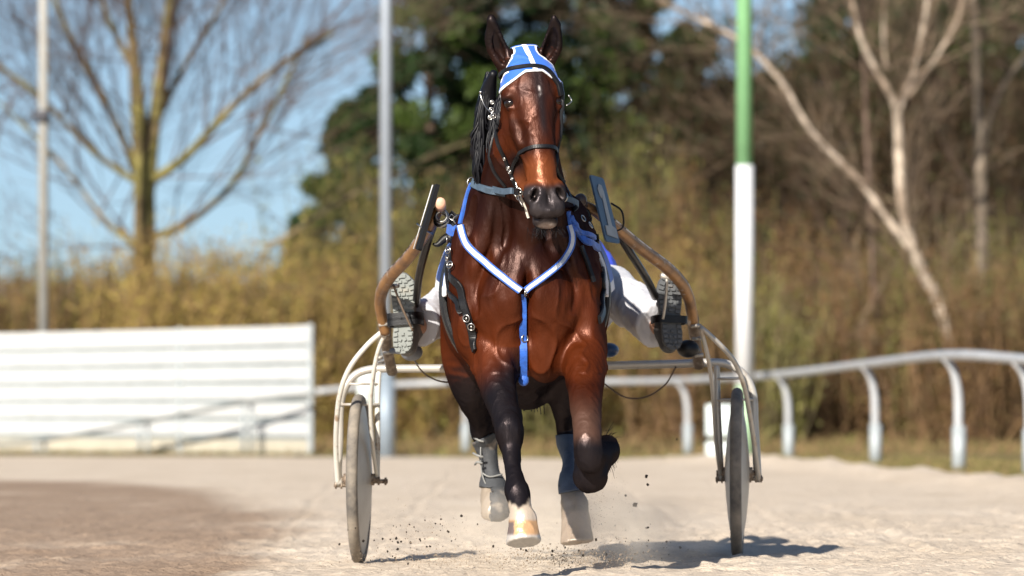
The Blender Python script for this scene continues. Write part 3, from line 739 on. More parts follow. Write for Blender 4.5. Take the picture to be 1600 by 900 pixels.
# ================================================================== HORSE
def col3(*c): return np.array(c, float)
HX = .05
xs = axis([(-.36, .46, .006)]); ys = axis([(-2.62, -1.78, .0052), (-1.78, -1.2, .008), (-1.2, .12, .012)]); zs = axis([(.03, .95, .0065), (.95, 1.22, .0075), (1.22, 2.08, .0046)])
FH = Field(xs, ys, zs)
T_ = lambda *r, **k: FH.tube(np.array(r, float), **k)
# trunk, neck and quarters
T_((.05, -1.86, 1.06, .20, .20), (.05, -1.66, 1.08, .272, .31), (.05, -1.36, 1.055, .300, .335), (.05, -1.0, 1.04, .312, .335), (.05, -.65, 1.09, .295, .32), (.05, -.36, 1.17, .26, .28), (.05, -.14, 1.18, .17, .2), k=.05, n=5)
T_((.062, -2.03, 1.80, .072, .10), (.035, -1.98, 1.68, .084, .125), (.022, -1.91, 1.57, .115, .155), (.018, -1.82, 1.45, .158, .19), (.03, -1.73, 1.33, .205, .22), (.05, -1.62, 1.2, .235, .26), k=.06)
FH.tube(np.array([(.05, -1.75, 1.42, .05, .07), (.05, -1.5, 1.43, .07, .09), (.05, -1.2, 1.40, .07, .09)]), k=.12)
for s in (-1, 1):
    X = lambda d: HX+s*d
    FH.ell((X(.165), -1.68, 1.17), (.10, .15, .23), .05)                  # shoulder blade
    FH.ell((X(.19), -1.84, 1.09), (.09, .10, .12), .035)                # point of shoulder
    FH.ell((X(.095), -1.925, 1.00), (.10, .088, .15), .045)              # pectorals
    FH.ell((X(.072), -1.885, .845), (.080, .095, .125), .06)
    FH.ell((X(.215), -1.86, .95), (.055, .075, .13), .03)
    FH.ell((X(.16), -1.72, .93), (.105, .14, .17), .05)                    # upper arm
    FH.ell((X(.15), -.42, 1.14), (.155, .29, .29), .06)
    FH.ell((X(.16), -.42, .93), (.125, .21, .26), .06)
    FH.ell((X(.22), -.98, 1.05), (.10, .4, .24), .06)
FH.ell((.055, -.70, .76), (.13, .26, .14), .07)
# neck muscles: windpipe groove, brachiocephalic bands
T_((.065, -2.075, 1.60, .04, .04), (.055, -2.03, 1.45, .055, .05), (.055, -1.98, 1.28, .06, .06), (.05, -1.95, 1.12, .055, .05), k=.045)
T_((-.02, -2.02, 1.60, .045, .05), (-.05, -1.96, 1.45, .052, .055), (-.075, -1.93, 1.3, .06, .06), (-.105, -1.90, 1.16, .075, .07), k=.035)
T_((.12, -2.02, 1.60, .045, .05), (.145, -1.95, 1.45, .05, .055), (.165, -1.92, 1.3, .06, .06), (.20, -1.89, 1.16, .075, .07), k=.035)
T_((-.105, -1.86, 1.42, .04, .05), (-.15, -1.82, 1.30, .05, .06), (-.17, -1.83, 1.2, .05, .05), k=.04)
T_((.125, -1.86, 1.42, .04, .05), (.21, -1.82, 1.30, .05, .06), (.25, -1.83, 1.2, .05, .05), k=.04)
FH.tube(np.array([(.055, -2.10, 1.16, 0.006, .02), (.054, -2.05, 1.08, .012, .045), (.052, -2.03, .98, .012, .05), (.05, -2.01, .88, .010, .04)]), k=.05, sub=True)   # groove between the pectorals
for s in (-1, 1):
    FH.tube(np.array([(HX+s*.145, -2.01, 1.16, .012, .045), (HX+s*.180, -1.985, 1.06, .012, .040), (HX+s*.178, -1.99, .99, .006, .02)]), k=.03, sub=True)
    FH.tube(np.array([(HX+s*.09, -2.04, 1.38, .010, .03), (HX+s*.115, -2.01, 1.26, .012, .035), (HX+s*.145, -1.985, 1.16, .012, .04)]), k=.025, sub=True)
# legs
def leg(rows, side=(1, 0, 0), k=.03, n=6):
    FH.tube(np.array([list(P(x, y, Y))+[w, d] for x, y, Y, w, d in rows]), side=side, k=k, n=n)
# leading foreleg (picture left)
leg([(762, 500, -1.74, .10, .12), (768, 545, -1.82, .088, .105), (776, 590, -1.94, .072, .085), (785, 632, -2.07, .056, .064), (792, 652, -2.13, .050, .055)], k=.045)
leg([(792, 650, -2.13, .049, .052), (795, 668, -2.16, .053, .055), (797, 686, -2.18, .046, .048), (799, 705, -2.20, .034, .040), (802, 732, -2.25, .029, .036), (805, 752, -2.29, .033, .042), (808, 768, -2.32, .043, .050), (811, 782, -2.345, .041, .044), (814, 797, -2.37, .040, .042), (817, 812, -2.385, .050, .052)], k=.02)
FH.tube(np.array([list(P(758, 540, -1.93))+[.03, .03], list(P(772, 590, -2.02))+[.03, .03], list(P(784, 636, -2.12))+[.02, .02]]), k=.03)
FH.tube(np.array([list(P(789, 560, -1.96))+[.022, .03], list(P(795, 600, -2.04))+[.018, .02], list(P(797, 640, -2.12))+[.014, .02]]), k=.02)
FH.tube(np.array([list(P(903, 560, -1.98))+[.03, .03], list(P(907, 600, -2.08))+[.026, .03], list(P(912, 650, -2.24))+[.02, .02]]), k=.025)
FH.ell(P(795, 668, -2.20), (.034, .028, .045), .03); FH.ell(P(806, 768, -2.28), (.03, .03, .03), .03)
H1 = P(817, 812, -2.385); H1b = P(819, 862, -2.42)
FH.tube(np.array([list(H1)+[.049, .05], list((H1+H1b)/2)+[.057, .06], list(H1b)+[.068, .072]]), k=.008)
FH.cut(P(819, 847, -2.42), (.10, -.30, -.95), .12)
# folded foreleg (picture right)
leg([(903, 500, -1.74, .10, .12), (910, 545, -1.84, .088, .105), (914, 590, -1.98, .072, .085), (916, 635, -2.13, .056, .066), (917, 665, -2.23, .051, .056), (918, 690, -2.28, .051, .052), (919, 706, -2.28, .050, .042), (921, 716, -2.24, .044, .034)], k=.04)
leg([(922, 718, -2.28, .052, .046), (928, 710, -2.18, .038, .042), (937, 705, -2.02, .036, .036), (945, 704, -1.92, .046, .046)], side=(0, 0, 1), k=.03)
FH.ell(P(950, 702, -1.90), (.034, .04, .05), .025)
leg([(945, 706, -1.92, .042, .042), (937, 714, -1.98, .046, .048), (928, 720, -2.08, .058, .058)], k=.04)
Hf = P(927, 716, -2.10)
FH.tube(np.array([list(Hf)+[.060, .058], list(P(922, 744, -2.16)+0)+[.064, .062]]), k=.04)
FH.cut(P(922, 750, -2.0), (0, .35, -.95), .12)
# trailing hind leg (picture left)
leg([(740, 500, -.62, .13, .2), (735, 550, -.70, .115, .17), (737, 590, -.68, .092, .13), (744, 622, -.60, .066, .09), (751, 650, -.50, .050, .062), (755, 672, -.44, .050, .066), (758, 690, -.42, .040, .05), (763, 715, -.42, .028, .036), (767, 742, -.42, .029, .038), (770, 760, -.43, .046, .048), (772, 775, -.46, .044, .045), (774, 786, -.50, .050, .055)], k=.045)
FH.tube(np.array([list(P(770, 772, -.46))+[.047, .05], list(P(774, 800, -.52))+[.058, .05]]), k=.01)
FH.cut(P(774, 801, -.5), (.2, .5, -.8), .12)
# reaching hind leg (picture right)
leg([(885, 500, -.62, .13, .2), (888, 550, -.72, .115, .17), (886, 590, -.78, .092, .13), (884, 622, -.80, .066, .09), (884, 650, -.76, .044, .062), (886, 670, -.72, .042, .066), (887, 690, -.76, .036, .05), (890, 715, -.86, .022, .036), (890, 738, -.97, .024, .038), (890, 756, -1.04, .038, .048), (894, 775, -1.09, .044, .045), (898, 790, -1.13, .051, .052)], k=.045)
H4 = P(898, 788, -1.12); H4b = P(903, 866, -1.25)
FH.tube(np.array([list(H4)+[.048, .05], list((H4+H4b)/2)+[.058, .06], list(H4b)+[.070, .075]]), k=.01)
FH.cut(P(903, 849, -1.2), (.10, -.12, -.98), .13)
# ---- head, in its own frame: l across, f towards the camera, d down the face
HO = P(827, 88, -2.10)
ed = P(862, 352, -2.30)-HO; ed /= np.linalg.norm(ed)
ef = np.array([math.sin(math.radians(14)), -math.cos(math.radians(14)), 0]); ef -= ed*np.dot(ef, ed); ef /= np.linalg.norm(ef)
ex = np.cross(ef, ed); ex *= np.sign(ex[0])
RH = np.column_stack([ex, ef, ed])
def hp_(l, f, d): return HO+ex*l+ef*f+ed*d
def hlocal(V): return (V-HO) @ RH
def ht(rows, k=.03, n=6, side=None): FH.tube(np.array([list(hp_(l, f, d))+[w, q] for l, f, d, w, q in rows]), side=ex if side is None else side, k=k, n=n)
def he(l, f, d, r, k=.02, sub=False): FH.ell(hp_(l, f, d), r, k, RH, sub)
ht([(0, -.075, -.005, .070, .075), (0, -.07, .05, .084, .092), (0, -.062, .10, .098, .100), (0, -.062, .15, .101, .104), (0, -.066, .20, .089, .105), (0, -.066, .26, .070, .098), (0, -.058, .33, .061, .080), (0, -.05, .40, .055, .066), (0, -.045, .47, .053, .058), (0, -.042, .53, .055, .055), (0, -.045, .575, .052, .048)], k=.03)
ht([(0, -.008, .08, .050, .035), (0, -.006, .18, .050, .034), (0, -.012, .28, .040, .03), (0, -.016, .38, .034, .026), (0, -.016, .46, .030, .024)], k=.03)   # flat nasal bone
for s in (-1, 1):
    he(s*.060, -.125, .235, (.034, .085, .115), .03)                 # cheek
    he(s*.082, -.030, .125, (.030, .036, .030), .028)                # brow over the eye
    he(s*.045, -.018, .07, (.035, .03, .05), .03)
    ht([(s*.086, -.048, .215, .014, .016), (s*.078, -.045, .27, .012, .014), (s*.066, -.043, .33, .009, .011)], k=.03)   # facial crest
    he(s*.100, -.030, .172, (.020, .024, .020), .012, True)          # eye socket
    he(s*.094, -.028, .150, (.018, .027, .010), .012); he(s*.092, -.034, .193, (.015, .024, .008), .012)
    he(s*.044, -.016, .535, (.024, .030, .048), .018)                # nostril wing
    he(s*.056, -.040, .52, (.02, .03, .04), .02)
    cc_, ss_ = math.cos(s*.45), math.sin(s*.45); RN = RH @ np.array([[cc_, 0, ss_], [0, 1, 0], [-ss_, 0, cc_]])
    FH.ell(hp_(s*.050, .003, .545), (.015, .026, .029), .009, RN, True)          # nostril opening
    he(s*.036, -.028, .590, (.026, .026, .028), .018)                # upper lip
    he(s*.105, -.075, .205, (.02, .03, .03), .03, True)
    # vein / tendon lines down the cheek
    ht([(s*.075, -.08, .30, .005, .006), (s*.062, -.055, .36, .005, .006), (s*.05, -.03, .42, .004, .005)], k=.012)
he(0, -.030, .592, (.034, .030, .026), .02)
he(0, .012, .56, (.008, .02, .03), .02, True)
he(0, -.058, .613, (.042, .034, .010), .008, True)                    # mouth line
he(0, -.070, .624, (.038, .028, .014), .016); he(0, -.095, .612, (.034, .028, .022), .03)   # lower lip and chin
ht([(0, -.15, .30, .045, .045), (0, -.125, .40, .036, .04), (0, -.105, .5, .032, .032), (0, -.09, .60, .030, .026)], k=.03)
for s in (-1, 1):                                                     # ears
    b0 = hp_(s*.060, -.085, .025); tip = P(768 if s < 0 else 866, 27, -2.12) if True else None
    w = [.030, .037, .038, .033, .022, .006]; q = [.026, .028, .027, .022, .015, .006]
    bend = np.array([s*.016, 0, 0]); rows = []
    for i in range(6):
        t = i/5; c = b0+(tip-b0)*t+bend*math.sin(t*math.pi); rows.append(list(c)+[w[i], q[i]])
    FH.tube(np.array(rows), side=(math.cos(s*.5), math.sin(s*.5), 0), k=.018)
    rows = []
    for i in range(5):
        t = .20+.66*i/4; c = b0+(tip-b0)*t+bend*math.sin(t*math.pi)+np.array([-s*.003, -.017, 0]); rows.append(list(c)+[[.013, .024, .024, .018, .006][i], [.016, .021, .019, .015, .006][i]])
    FH.tube(np.array(rows), side=(math.cos(s*.5), math.sin(s*.5), 0), k=.008, sub=True)
HV, HF, HN = FH.mesh(2)
del FH
# keep the one connected body
print('horse verts', len(HV))
# veins and wrinkles: a slight displacement
dsp = (fbm(HV*np.array([14, 14, 9]), 3, 31)-.5)*.006*(HV[:, 2] > .6)
hl = hlocal(HV); ishead = (hl[:, 2] > .02) & (hl[:, 1] > -.2) & (hl[:, 2] < .7) & (np.abs(hl[:, 0]) < .14) & (HV[:, 1] < -2.0)
ridge = (1-np.abs(2*fbm(HV*np.array([9, 9, 6]), 2, 44)-1))**10
dsp = dsp+(fbm(HV*np.array([20, 20, 7]), 3, 37)-.5)*.013*(HV[:, 2] > .75)*(HV[:, 1] < -1.4)
dsp = dsp+np.where(HV[:, 2] < .78, (1-np.abs(2*fbm(HV*np.array([26, 26, 9]), 2, 46)-1))**6*.003, 0)
dsp = dsp+ridge*.0075*(HV[:, 2] > .75)*(HV[:, 1] < -1.5)
dsp[ishead] *= .5
fv = (1-np.abs(2*fbm(HV*np.array([16, 16, 12]), 2, 48)-1))**14; dsp += ishead*fv*.0028
HV = HV+HN*dsp[:, None]; HN = vnormals(HV, HF)
# coat colour: pigment, plus painted shade on the underside
def lerp(a, b_, t): t = np.clip(t, 0, 1)[:, None]; return a*(1-t)+b_*t
def sm(a, b_, x): t = np.clip((x-a)/(b_-a), 0, 1); return t*t*(3-2*t)
n1 = fbm(HV*3.1, 4, 50); n2 = fbm(HV*11, 3, 51); n3 = fbm(HV*np.array([60, 60, 25]), 2, 52)
bay = col3(.032, .0064, .0018); dark = col3(.0095, .0028, .0018); blk = col3(.006, .005, .006); red = col3(.088, .0175, .0038)
C = np.tile(bay, (len(HV), 1)); nb = fbm(HV*np.array([5.5, 5.5, 3.2]), 4, 57); C = lerp(C, red, sm(.48, .68, n1)*.75); C = lerp(C, dark, sm(.55, .35, nb)*.75)
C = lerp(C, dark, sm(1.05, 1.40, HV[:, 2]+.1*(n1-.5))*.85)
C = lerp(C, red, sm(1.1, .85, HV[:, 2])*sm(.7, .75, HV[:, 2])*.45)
px_ = CX+HV[:, 0]*FPX/(HV[:, 1]+22); py_ = HOR-(HV[:, 2]-.6)*FPX/(HV[:, 1]+22)
Yv = HV[:, 1]
fore_l = (Yv < -1.6) & (px_ < 850) & (HV[:, 2] < .85); C = np.where(fore_l[:, None], lerp(C, blk, sm(535, 620, py_+(px_-770)*.9*(py_ < 660)+22*(n1-.5))*np.maximum(sm(826, 812, px_), sm(625, 640, py_))), C)
fore_r = (Yv < -1.6) & (px_ >= 850) & (HV[:, 2] < .85); C = np.where(fore_r[:, None], lerp(lerp(C, col3(.06, .03, .02), sm(600, 665, py_+20*(n1-.5))), blk, sm(672, 702, py_+14*(n2-.5))), C)
C[fore_r & (Yv > -2.12) & (py_ > 690)] = blk
hind = (Yv > -1.5) & (HV[:, 2] < .85); C = np.where(hind[:, None], lerp(C, blk, sm(575, 625, py_+20*(n1-.5))), C)
under = (Yv > -1.80)*sm(.86, .74, HV[:, 2])*sm(.0, -.5, HN[:, 2])+(Yv > -1.5)*sm(.98, .8, HV[:, 2])*sm(.17, .12, np.abs(HV[:, 0]-.06))  # shade below the belly and between the thighs, painted into the coat
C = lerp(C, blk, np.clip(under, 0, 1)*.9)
# pale pasterns and hooves
whi = col3(.36, .29, .22); hoof = col3(.38, .22, .11)
m = fore_l & (py_ > 755); C = np.where(m[:, None], lerp(C, whi, sm(779, 787, py_+14*(n2-.5)+9*(n3-.5)-10*np.exp(-((px_-812)/9)**2))), C)
C = np.where((fore_l)[:, None], lerp(C, hoof, sm(810, 814, py_+4*(n2-.5))), C)
C = np.where((fore_l & (px_ < 803))[:, None], lerp(C, col3(.12, .09, .08), sm(812, 818, py_)), C)
C = np.where(fore_l[:, None], lerp(C, col3(.36, .32, .28), sm(833, 838, py_)), C)
hr4 = (Yv > -1.5) & (px_ > 850) & (HV[:, 2] < .5)
C = np.where(hr4[:, None], lerp(C, whi*.55, sm(760, 772, py_+8*(n2-.5))), C); C = np.where(hr4[:, None], lerp(C, col3(.25, .19, .14), sm(795, 802, py_)), C)
hl3 = (Yv > -1.0) & (px_ < 800) & (HV[:, 2] < .42); C = np.where(hl3[:, None], lerp(C, whi*.7, sm(756, 764, py_)), C)
# head markings
d_ = hl[:, 2]; l_ = hl[:, 0]; f_ = hl[:, 1]
hb = col3(.050, .0105, .0027); C = np.where(ishead[:, None], lerp(C, hb, np.full(len(C), .75)), C)
C = np.where(ishead[:, None], lerp(C, dark*.6, .55*sm(.56, .35, n2)*sm(.07, .03, np.abs(f_+.03))), C)
st = np.exp(-((l_-.012+.01*(n2-.5))/(.018+.018*sm(.26, .10, d_)))**2)*sm(.045, .085, d_)*sm(.36, .27, d_)*(f_ > -.05); C = np.where(ishead[:, None], lerp(C, col3(.012, .008, .008), st*.95), C)
C = np.where(ishead[:, None], lerp(C, col3(.025, .012, .010), sm(.02, .045, np.abs(l_-.005))*sm(.085, .05, np.abs(l_))*sm(.10, .13, d_)*sm(.2, .15, d_)*.6*(f_ > -.04)), C)
C = np.where(ishead[:, None], lerp(C, blk, sm(-.085, -.12, f_)*sm(.30, .36, d_)*.8), C)
for s in (-1, 1):
    ey = hp_(s*.1, -.03, .172); de = np.linalg.norm(HV-ey, axis=1); C = lerp(C, col3(.010, .007, .007), sm(.034, .020, de))
muz = col3(.016, .013, .013); C = np.where((d_ > .36)[:, None] & ishead[:, None], lerp(C, col3(.14, .036, .010), sm(.36, .44, d_)*sm(.53, .49, d_)*.75), C)
C = np.where(ishead[:, None], lerp(C, muz*(0.8+1.3*n2[:, None]), sm(.485, .525, d_+.03*(n2-.5)+.25*np.abs(l_)-.010)), C)
C = np.where(ishead[:, None], lerp(C, col3(.30, .23, .19), sm(.628, .640, d_)*sm(-.10, -.07, f_)*.8), C)
for s in (-1, 1):
    nn_ = np.linalg.norm((hl-np.array([s*.047, -.005, .545]))/np.array([.010, .03, .022]), axis=1); C = np.where(ishead[:, None], lerp(C, col3(.004, .003, .003), sm(1.25, .9, nn_)), C)
st2 = np.exp(-((l_-.010-.02*(d_-.155))/.0035)**2)*sm(.130, .140, d_)*sm(.185, .172, d_)*(f_ > -.03); C = np.where(ishead[:, None], lerp(C, col3(.45, .38, .34), st2*sm(.4, .6, n3)), C)
ear = (HV[:, 2] > 1.865) & (Yv < -2.0) & ((np.abs(l_) > .045)); C = np.where(ear[:, None], lerp(col3(.040, .012, .006)*np.ones((len(HV), 1)), col3(.007, .005, .005), np.clip(sm(1.93, 2.0, HV[:, 2])+.8*sm(.006, .012, np.abs(n3-.5)), 0, 1)), C)
C *= (0.9+.2*n3[:, None])
HR = thing('horse', 'dark bay harness horse with blue and white ear cap trotting towards the camera', 'horse', (.05, -1.2, 0))
M_coat = mat('bay_coat', attr=True, rough=.385, spec=.50, bump=.0036, bscale=30, stretch=(1, 1, .5), coat=.0, rvar=.08, bump2=(.0009, 330, (1, 1, .16)))
# short hair: a diffuse pelt with a sheen that takes the hair's own tint, no hard dielectric rim
t = M_coat.node_tree; pb = t.nodes['Principled BSDF']; df = t.nodes.new('ShaderNodeBsdfDiffuse'); gl = t.nodes.new('ShaderNodeBsdfGlossy'); ad = t.nodes.new('ShaderNodeAddShader')
src_c = pb.inputs['Base Color'].links[0].from_socket; src_n = pb.inputs['Normal'].links[0].from_socket; src_r = pb.inputs['Roughness'].links[0].from_socket
vm = t.nodes.new('ShaderNodeVectorMath'); vm.operation = 'MULTIPLY_ADD'; vm.inputs[1].default_value = (.40, .55, .7); vm.inputs[2].default_value = (.020, .0155, .0145)
t.links.new(src_c, vm.inputs[0]); t.links.new(vm.outputs[0], gl.inputs['Color']); t.links.new(src_c, df.inputs['Color'])
for n_ in (df, gl): t.links.new(src_n, n_.inputs['Normal'])
t.links.new(src_r, gl.inputs['Roughness']); t.links.new(df.outputs[0], ad.inputs[0]); t.links.new(gl.outputs[0], ad.inputs[1])
t.links.new(ad.outputs[0], t.nodes['Material Output'].inputs['Surface'])
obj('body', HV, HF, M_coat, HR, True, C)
M_eye = mat('eye_gloss', (.010, .005, .003), .12, spec=.5)
for s in (-1, 1):
    mb = MB(); mb.ball(hp_(s*.0865, -.027, .172), .0225, 24, 16); e_ = mb.build('eye', M_eye, HR)
BV = BVHTree.FromPolygons(HV.tolist(), HF.tolist())
def hit(px, py, bv=None, off=0.):
    d = Vector(P(px, py, 0))-CAM; d.normalize(); r = (bv or BV).ray_cast(CAM, d)
    if r[0] is None or r[0].y > 1:
        return None
    n = r[1] if r[1].dot(d) < 0 else -r[1]
    return np.array(r[0])+np.array(n)*off, np.array(n)
def near(p, bv=None, off=0.):
    r = (bv or BV).find_nearest(Vector(p)); return np.array(r[0])+np.array(r[1])*off, np.array(r[1])
def strap(mb, pts, w, th=.004, off=.004, n=8, bv=None, mi=0, sm_it=3, free=False):
    """a flat band lying on a body surface; pts: (px,py), (px,py,Y) or (x,y,z,'w') world points snapped to it"""
    mb.flat = True
    A = []
    for q in pts:
        if len(q) == 4: A.append(q[:3])
        elif len(q) == 3: A.append(P(*q))
        else:
            h = hit(*q, bv=bv); A.append(h[0] if h else None)
    for i, a in enumerate(A):
        if a is None:
            nb = [A[j] for j in (i-1, i+1) if 0 <= j < len(A) and A[j] is not None]
            A[i] = P(pts[i][0], pts[i][1], nb[0][1] if nb else -2.0)
    C_ = catmull(np.array(A), n); Pn = []; Nn = []
    for c in C_:
        p, nr = near(c, bv, 0); Pn.append(c if free else p); Nn.append(nr)
    if free:                              # a taut band: bridges the hollows between the muscles
        Q = catmull(np.array([q[:2] for q in pts], float), n); hh = [hit(*q) for q in Q]
        yy = np.array([h[0][1] if h else np.nan for h in hh]); ok = ~np.isnan(yy); yy = np.interp(np.arange(len(yy)), np.where(ok)[0], yy[ok])
        m5 = np.array([yy[max(0, i-6):i+7].min() for i in range(len(yy))])
        for _ in range(12): m5[1:-1] = np.minimum((m5[:-2]+m5[1:-1]*2+m5[2:])/4, yy[1:-1])
        Pn = [P(q[0], q[1], y) for q, y in zip(Q, m5)]; Nn = [h[1] if h else np.array([0, -1, 0]) for h in hh]
        Nn = [v*.4+np.array([0, -.6, 0]) for v in Nn]
    Pn = np.array(Pn); Nn = np.array(Nn)
    for _ in range(sm_it):
        Nn[1:-1] = (Nn[:-2]+Nn[1:-1]*2+Nn[2:])/4; Pn[1:-1] = (Pn[:-2]+Pn[1:-1]*2+Pn[2:])/4
    Nn /= np.linalg.norm(Nn, axis=1)[:, None]; T = np.gradient(Pn, axis=0); T /= np.linalg.norm(T, axis=1)[:, None]+1e-9
    B = np.cross(Nn, T); B /= np.linalg.norm(B, axis=1)[:, None]+1e-9
    W_ = np.broadcast_to(np.asarray(w, float), (len(Pn),))
    V = []
    for p, nr, b_, ww in zip(Pn, Nn, B, W_):
        for a_, o_ in ((-.5, off), (-.42, off+th), (.42, off+th), (.5, off), (.5, off-.004-th), (-.5, off-.004-th)): V.append(p+b_*a_*ww+nr*o_)
    m_ = len(Pn); F = [(i*6+k, i*6+(k+1) % 6, (i+1)*6+(k+1) % 6, (i+1)*6+k) for i in range(m_-1) for k in range(6)]+[tuple(range(6))[::-1], tuple((m_-1)*6+k for k in range(6))]
    mb.add(V, F, mi); return Pn, Nn, B, T

# ---- mane and tail: strands in clumps
M_hair = mat('black_mane_hair', (.004, .004, .006), .45, spec=.25, var=.3, vscale=40)
def strands(mb, g, starts, ends, sag, r0, seg=4, n=5, curl=.02):
    for a, b_ in zip(starts, ends):
        t = np.linspace(0, 1, n)[:, None]; p = a+(b_-a)*t+sag*np.sin(t*math.pi)+g.normal(size=(n, 3))*curl*t
        mb.tube(p, np.linspace(r0, r0*.25, n), seg, smooth=2, cap=False)
g = np.random.default_rng(4); mb = MB()
cr = catmull(np.array([(.055, -1.955, 1.90), (.02, -1.90, 1.82), (.0, -1.85, 1.70), (-.005, -1.76, 1.60), (.01, -1.62, 1.53), (.04, -1.45, 1.53)]), 24)
st_, en_ = [], []
for i in range(750):
    q = g.random()**.85; c = cr[int(q*(len(cr)-1))]; st_.append(c+g.normal(size=3)*.012)
    lump = .03*math.sin(q*38)+.015*math.sin(q*91)
    en_.append(c+np.array([-.058-lump*.5-.010*g.random()-.02*math.sin(min(q*2.2, 1)*3.1), -.03+.03*g.normal(), -.17-.06*g.random()]))
mb.tube([P(772, 112, -1.97), P(764, 140, -1.92), P(759, 172, -1.90), P(758, 205, -1.88), P(757, 235, -1.86), P(757, 262, -1.84), P(762, 290, -1.82)], [.012, .030, .036, .036, .036, .030, .008], 12, smooth=6)
for i in range(420):
    q = g.random(); y0 = 112+110*q; x0 = 766-14*min(1, q*2.2)+9*(g.random()-.5); p0 = P(x0, y0, -1.93+.05*g.random()); ln_ = .10+.09*g.random()
    wv = .008*math.sin(y0*.16)
    mb.tube([p0, p0+(-.008+wv, -.01, -ln_*.4), p0+(-.012+wv+.007*g.normal(), -.008, -ln_*.75), p0+(-.006+.009*g.normal(), 0, -ln_)], [.006, .0065, .005, .0015], 4, smooth=3, cap=False)
strands(mb, g, st_, en_, np.array([-.030, -.01, .02]), .009, 4, 5, .003); mb.build('mane', M_hair, HR)
mb = MB(); st_, en_ = [], []
for i in range(160):
    c = np.array([.05, -.02, 1.32])+g.normal(size=3)*np.array([.03, .015, .03]); st_.append(c); en_.append(np.array([.05+.07*g.normal(), .22+.05*g.normal(), .62+.12*g.random()]))
strands(mb, g, st_, en_, np.array([0, .10, .05]), .008, 4, 6, .02); mb.build('tail', M_hair, HR)
# feathered hair at the folded fetlock
mb = MB(); st_, en_ = [], []
for i in range(150):
    c = P(946+4*g.normal(), 702+8*g.normal(), -1.91); st_.append(c); en_.append(c+np.array([.022+.016*g.random(), .02*g.normal(), -.01+.03*g.normal()]))
strands(mb, g, st_, en_, np.array([0, 0, .01]), .0022, 3, 4, .003); mb.build('fetlock_hair', M_hair, HR)
mb = MB(); st_, en_ = [], []
for i in range(70):
    c = hp_(.03*g.normal(), -.085-.01*g.random(), .635); st_.append(c); en_.append(c+np.array([.012*g.normal(), .01*g.normal(), -.02-.03*g.random()]))
strands(mb, g, st_, en_, np.zeros(3), .0012, 3, 3, .002); mb.build('whiskers', M_hair, HR)

# ---- ear cap
M_blue = mat('blue_harness_cloth', (.016, .095, .42), .6, var=.25, vscale=45, bump=.0012, bscale=260, sheen=.2)
M_bluew = mat('cap_cloth', attr=True, rough=.7, bump=.0008, bscale=320, sheen=.2)
earc = [hlocal(hp_(s*.060, -.085, .025)[None])[0] for s in (-1, 1)]
def g_cap(V):
    h = hlocal(V); l, f, d = h[:, 0], h[:, 1], h[:, 2]
    low = .078+.55*np.maximum(np.abs(l)-.030, 0)**1.0-.0*l - d
    # the hem dips at the sides of the forehead
    e1 = []
    for s in (-1, 1):
        b0 = hp_(s*.064, -.085, .045); tp = P(768 if s < 0 else 866, 27, -2.12); ax_ = (tp-b0)/np.linalg.norm(tp-b0)
        q = V-b0; al = np.maximum(q @ ax_, 0); e1.append(np.linalg.norm(q-al[:, None]*ax_, axis=1)-.044)
    top = d+.05; back = np.minimum(f+.17, np.maximum(.088-np.abs(l), d-.055))
    return np.minimum.reduce([low, e1[0], e1[1], top, back, .22-np.abs(l)])
def c_cap(V, gv):
    h = hlocal(V); c = np.tile(col3(.018, .115, .50), (len(V), 1))
    w = (gv < .0075) & (h[:, 2] > -.045) | (np.abs(h[:, 0]+.004-.12*h[:, 2]) < .0085); c[w] = (.78, .78, .80); return c
near_head = HV[:, 1] < -1.95
cap = patch('ear_cap', HV, HF, HN, g_cap, M_bluew, HR, .003, c_cap, .003, sub=2)
# ---- bridle
M_lea = mat('black_leather', (.007, .007, .008), .45, spec=.35, var=.3, vscale=25, bump=.0008, bscale=200)
M_chr = mat('polished_steel_fittings', (.42, .41, .39), .3, 1.0)
BRI = thing('bridle', None, None); BRI.parent = HR; del BRI
for o in [o for o in bpy.data.objects if o.name == 'bridle']: bpy.data.objects.remove(o)
mb = MB(); strap(mb, [(771, 150), (776, 124), (795, 110), (825, 105), (852, 109), (872, 121), (880, 150)], .017, .004, .009); BR = mb.build('bridle', M_lea, HR)
mb = MB(); strap(mb, [(800, 272), (805, 252), (815, 238), (832, 230), (852, 229), (868, 235), (880, 250), (884, 270)], .015, .005, .004); mb.build('noseband', M_lea, BR)
for pts in ([(772, 128), (768, 150), (770, 178), (776, 210), (786, 240), (797, 266), (806, 288), (813, 300)], [(874, 130), (884, 160), (886, 190), (884, 225), (882, 255), (880, 285)]):
    mb = MB(); strap(mb, pts, .013, .004, .005, sm_it=2); mb.build('cheekpiece', M_lea, BR)
mb = MB(); strap(mb, [(770, 178), (760, 215), (770, 262), (790, 292)], .011, .004, .004); mb.build('throat_lash', M_lea, BR)
mb = MB()
for x, y, r in ((769, 160, .007), (768, 172, .009), (771, 181, .010), (766, 184, .008), (796, 262, .008), (799, 268, .007), (790, 247, .006), (803, 280, .006)):
    h = hit(x, y) or (P(x, y, -2.1), np.array([0, -1, 0])); r *= .68; mb = MB(); mb.ball(h[0]+h[1]*.009, r, 8, 6); mb.torus(h[0]+h[1]*.010, r*1.4, .002, 14, 6, h[1]); mb.build('buckle', M_chr, BR)

# spring wire at the side of the head
mb = MB(); mb.tube([P(769, 178, -2.14), P(758, 166, -2.10), P(751, 150, -2.08), P(752, 143, -2.08)], .0022, 6); mb.ball(P(751, 144, -2.08), .006); mb.build('check_hook', M_chr, BR)
mb = MB(); mb.tube([P(885, 165, -2.12), P(893, 158, -2.10), P(888, 148, -2.1)], .0025, 6); mb.build('check_hook', M_chr, BR)
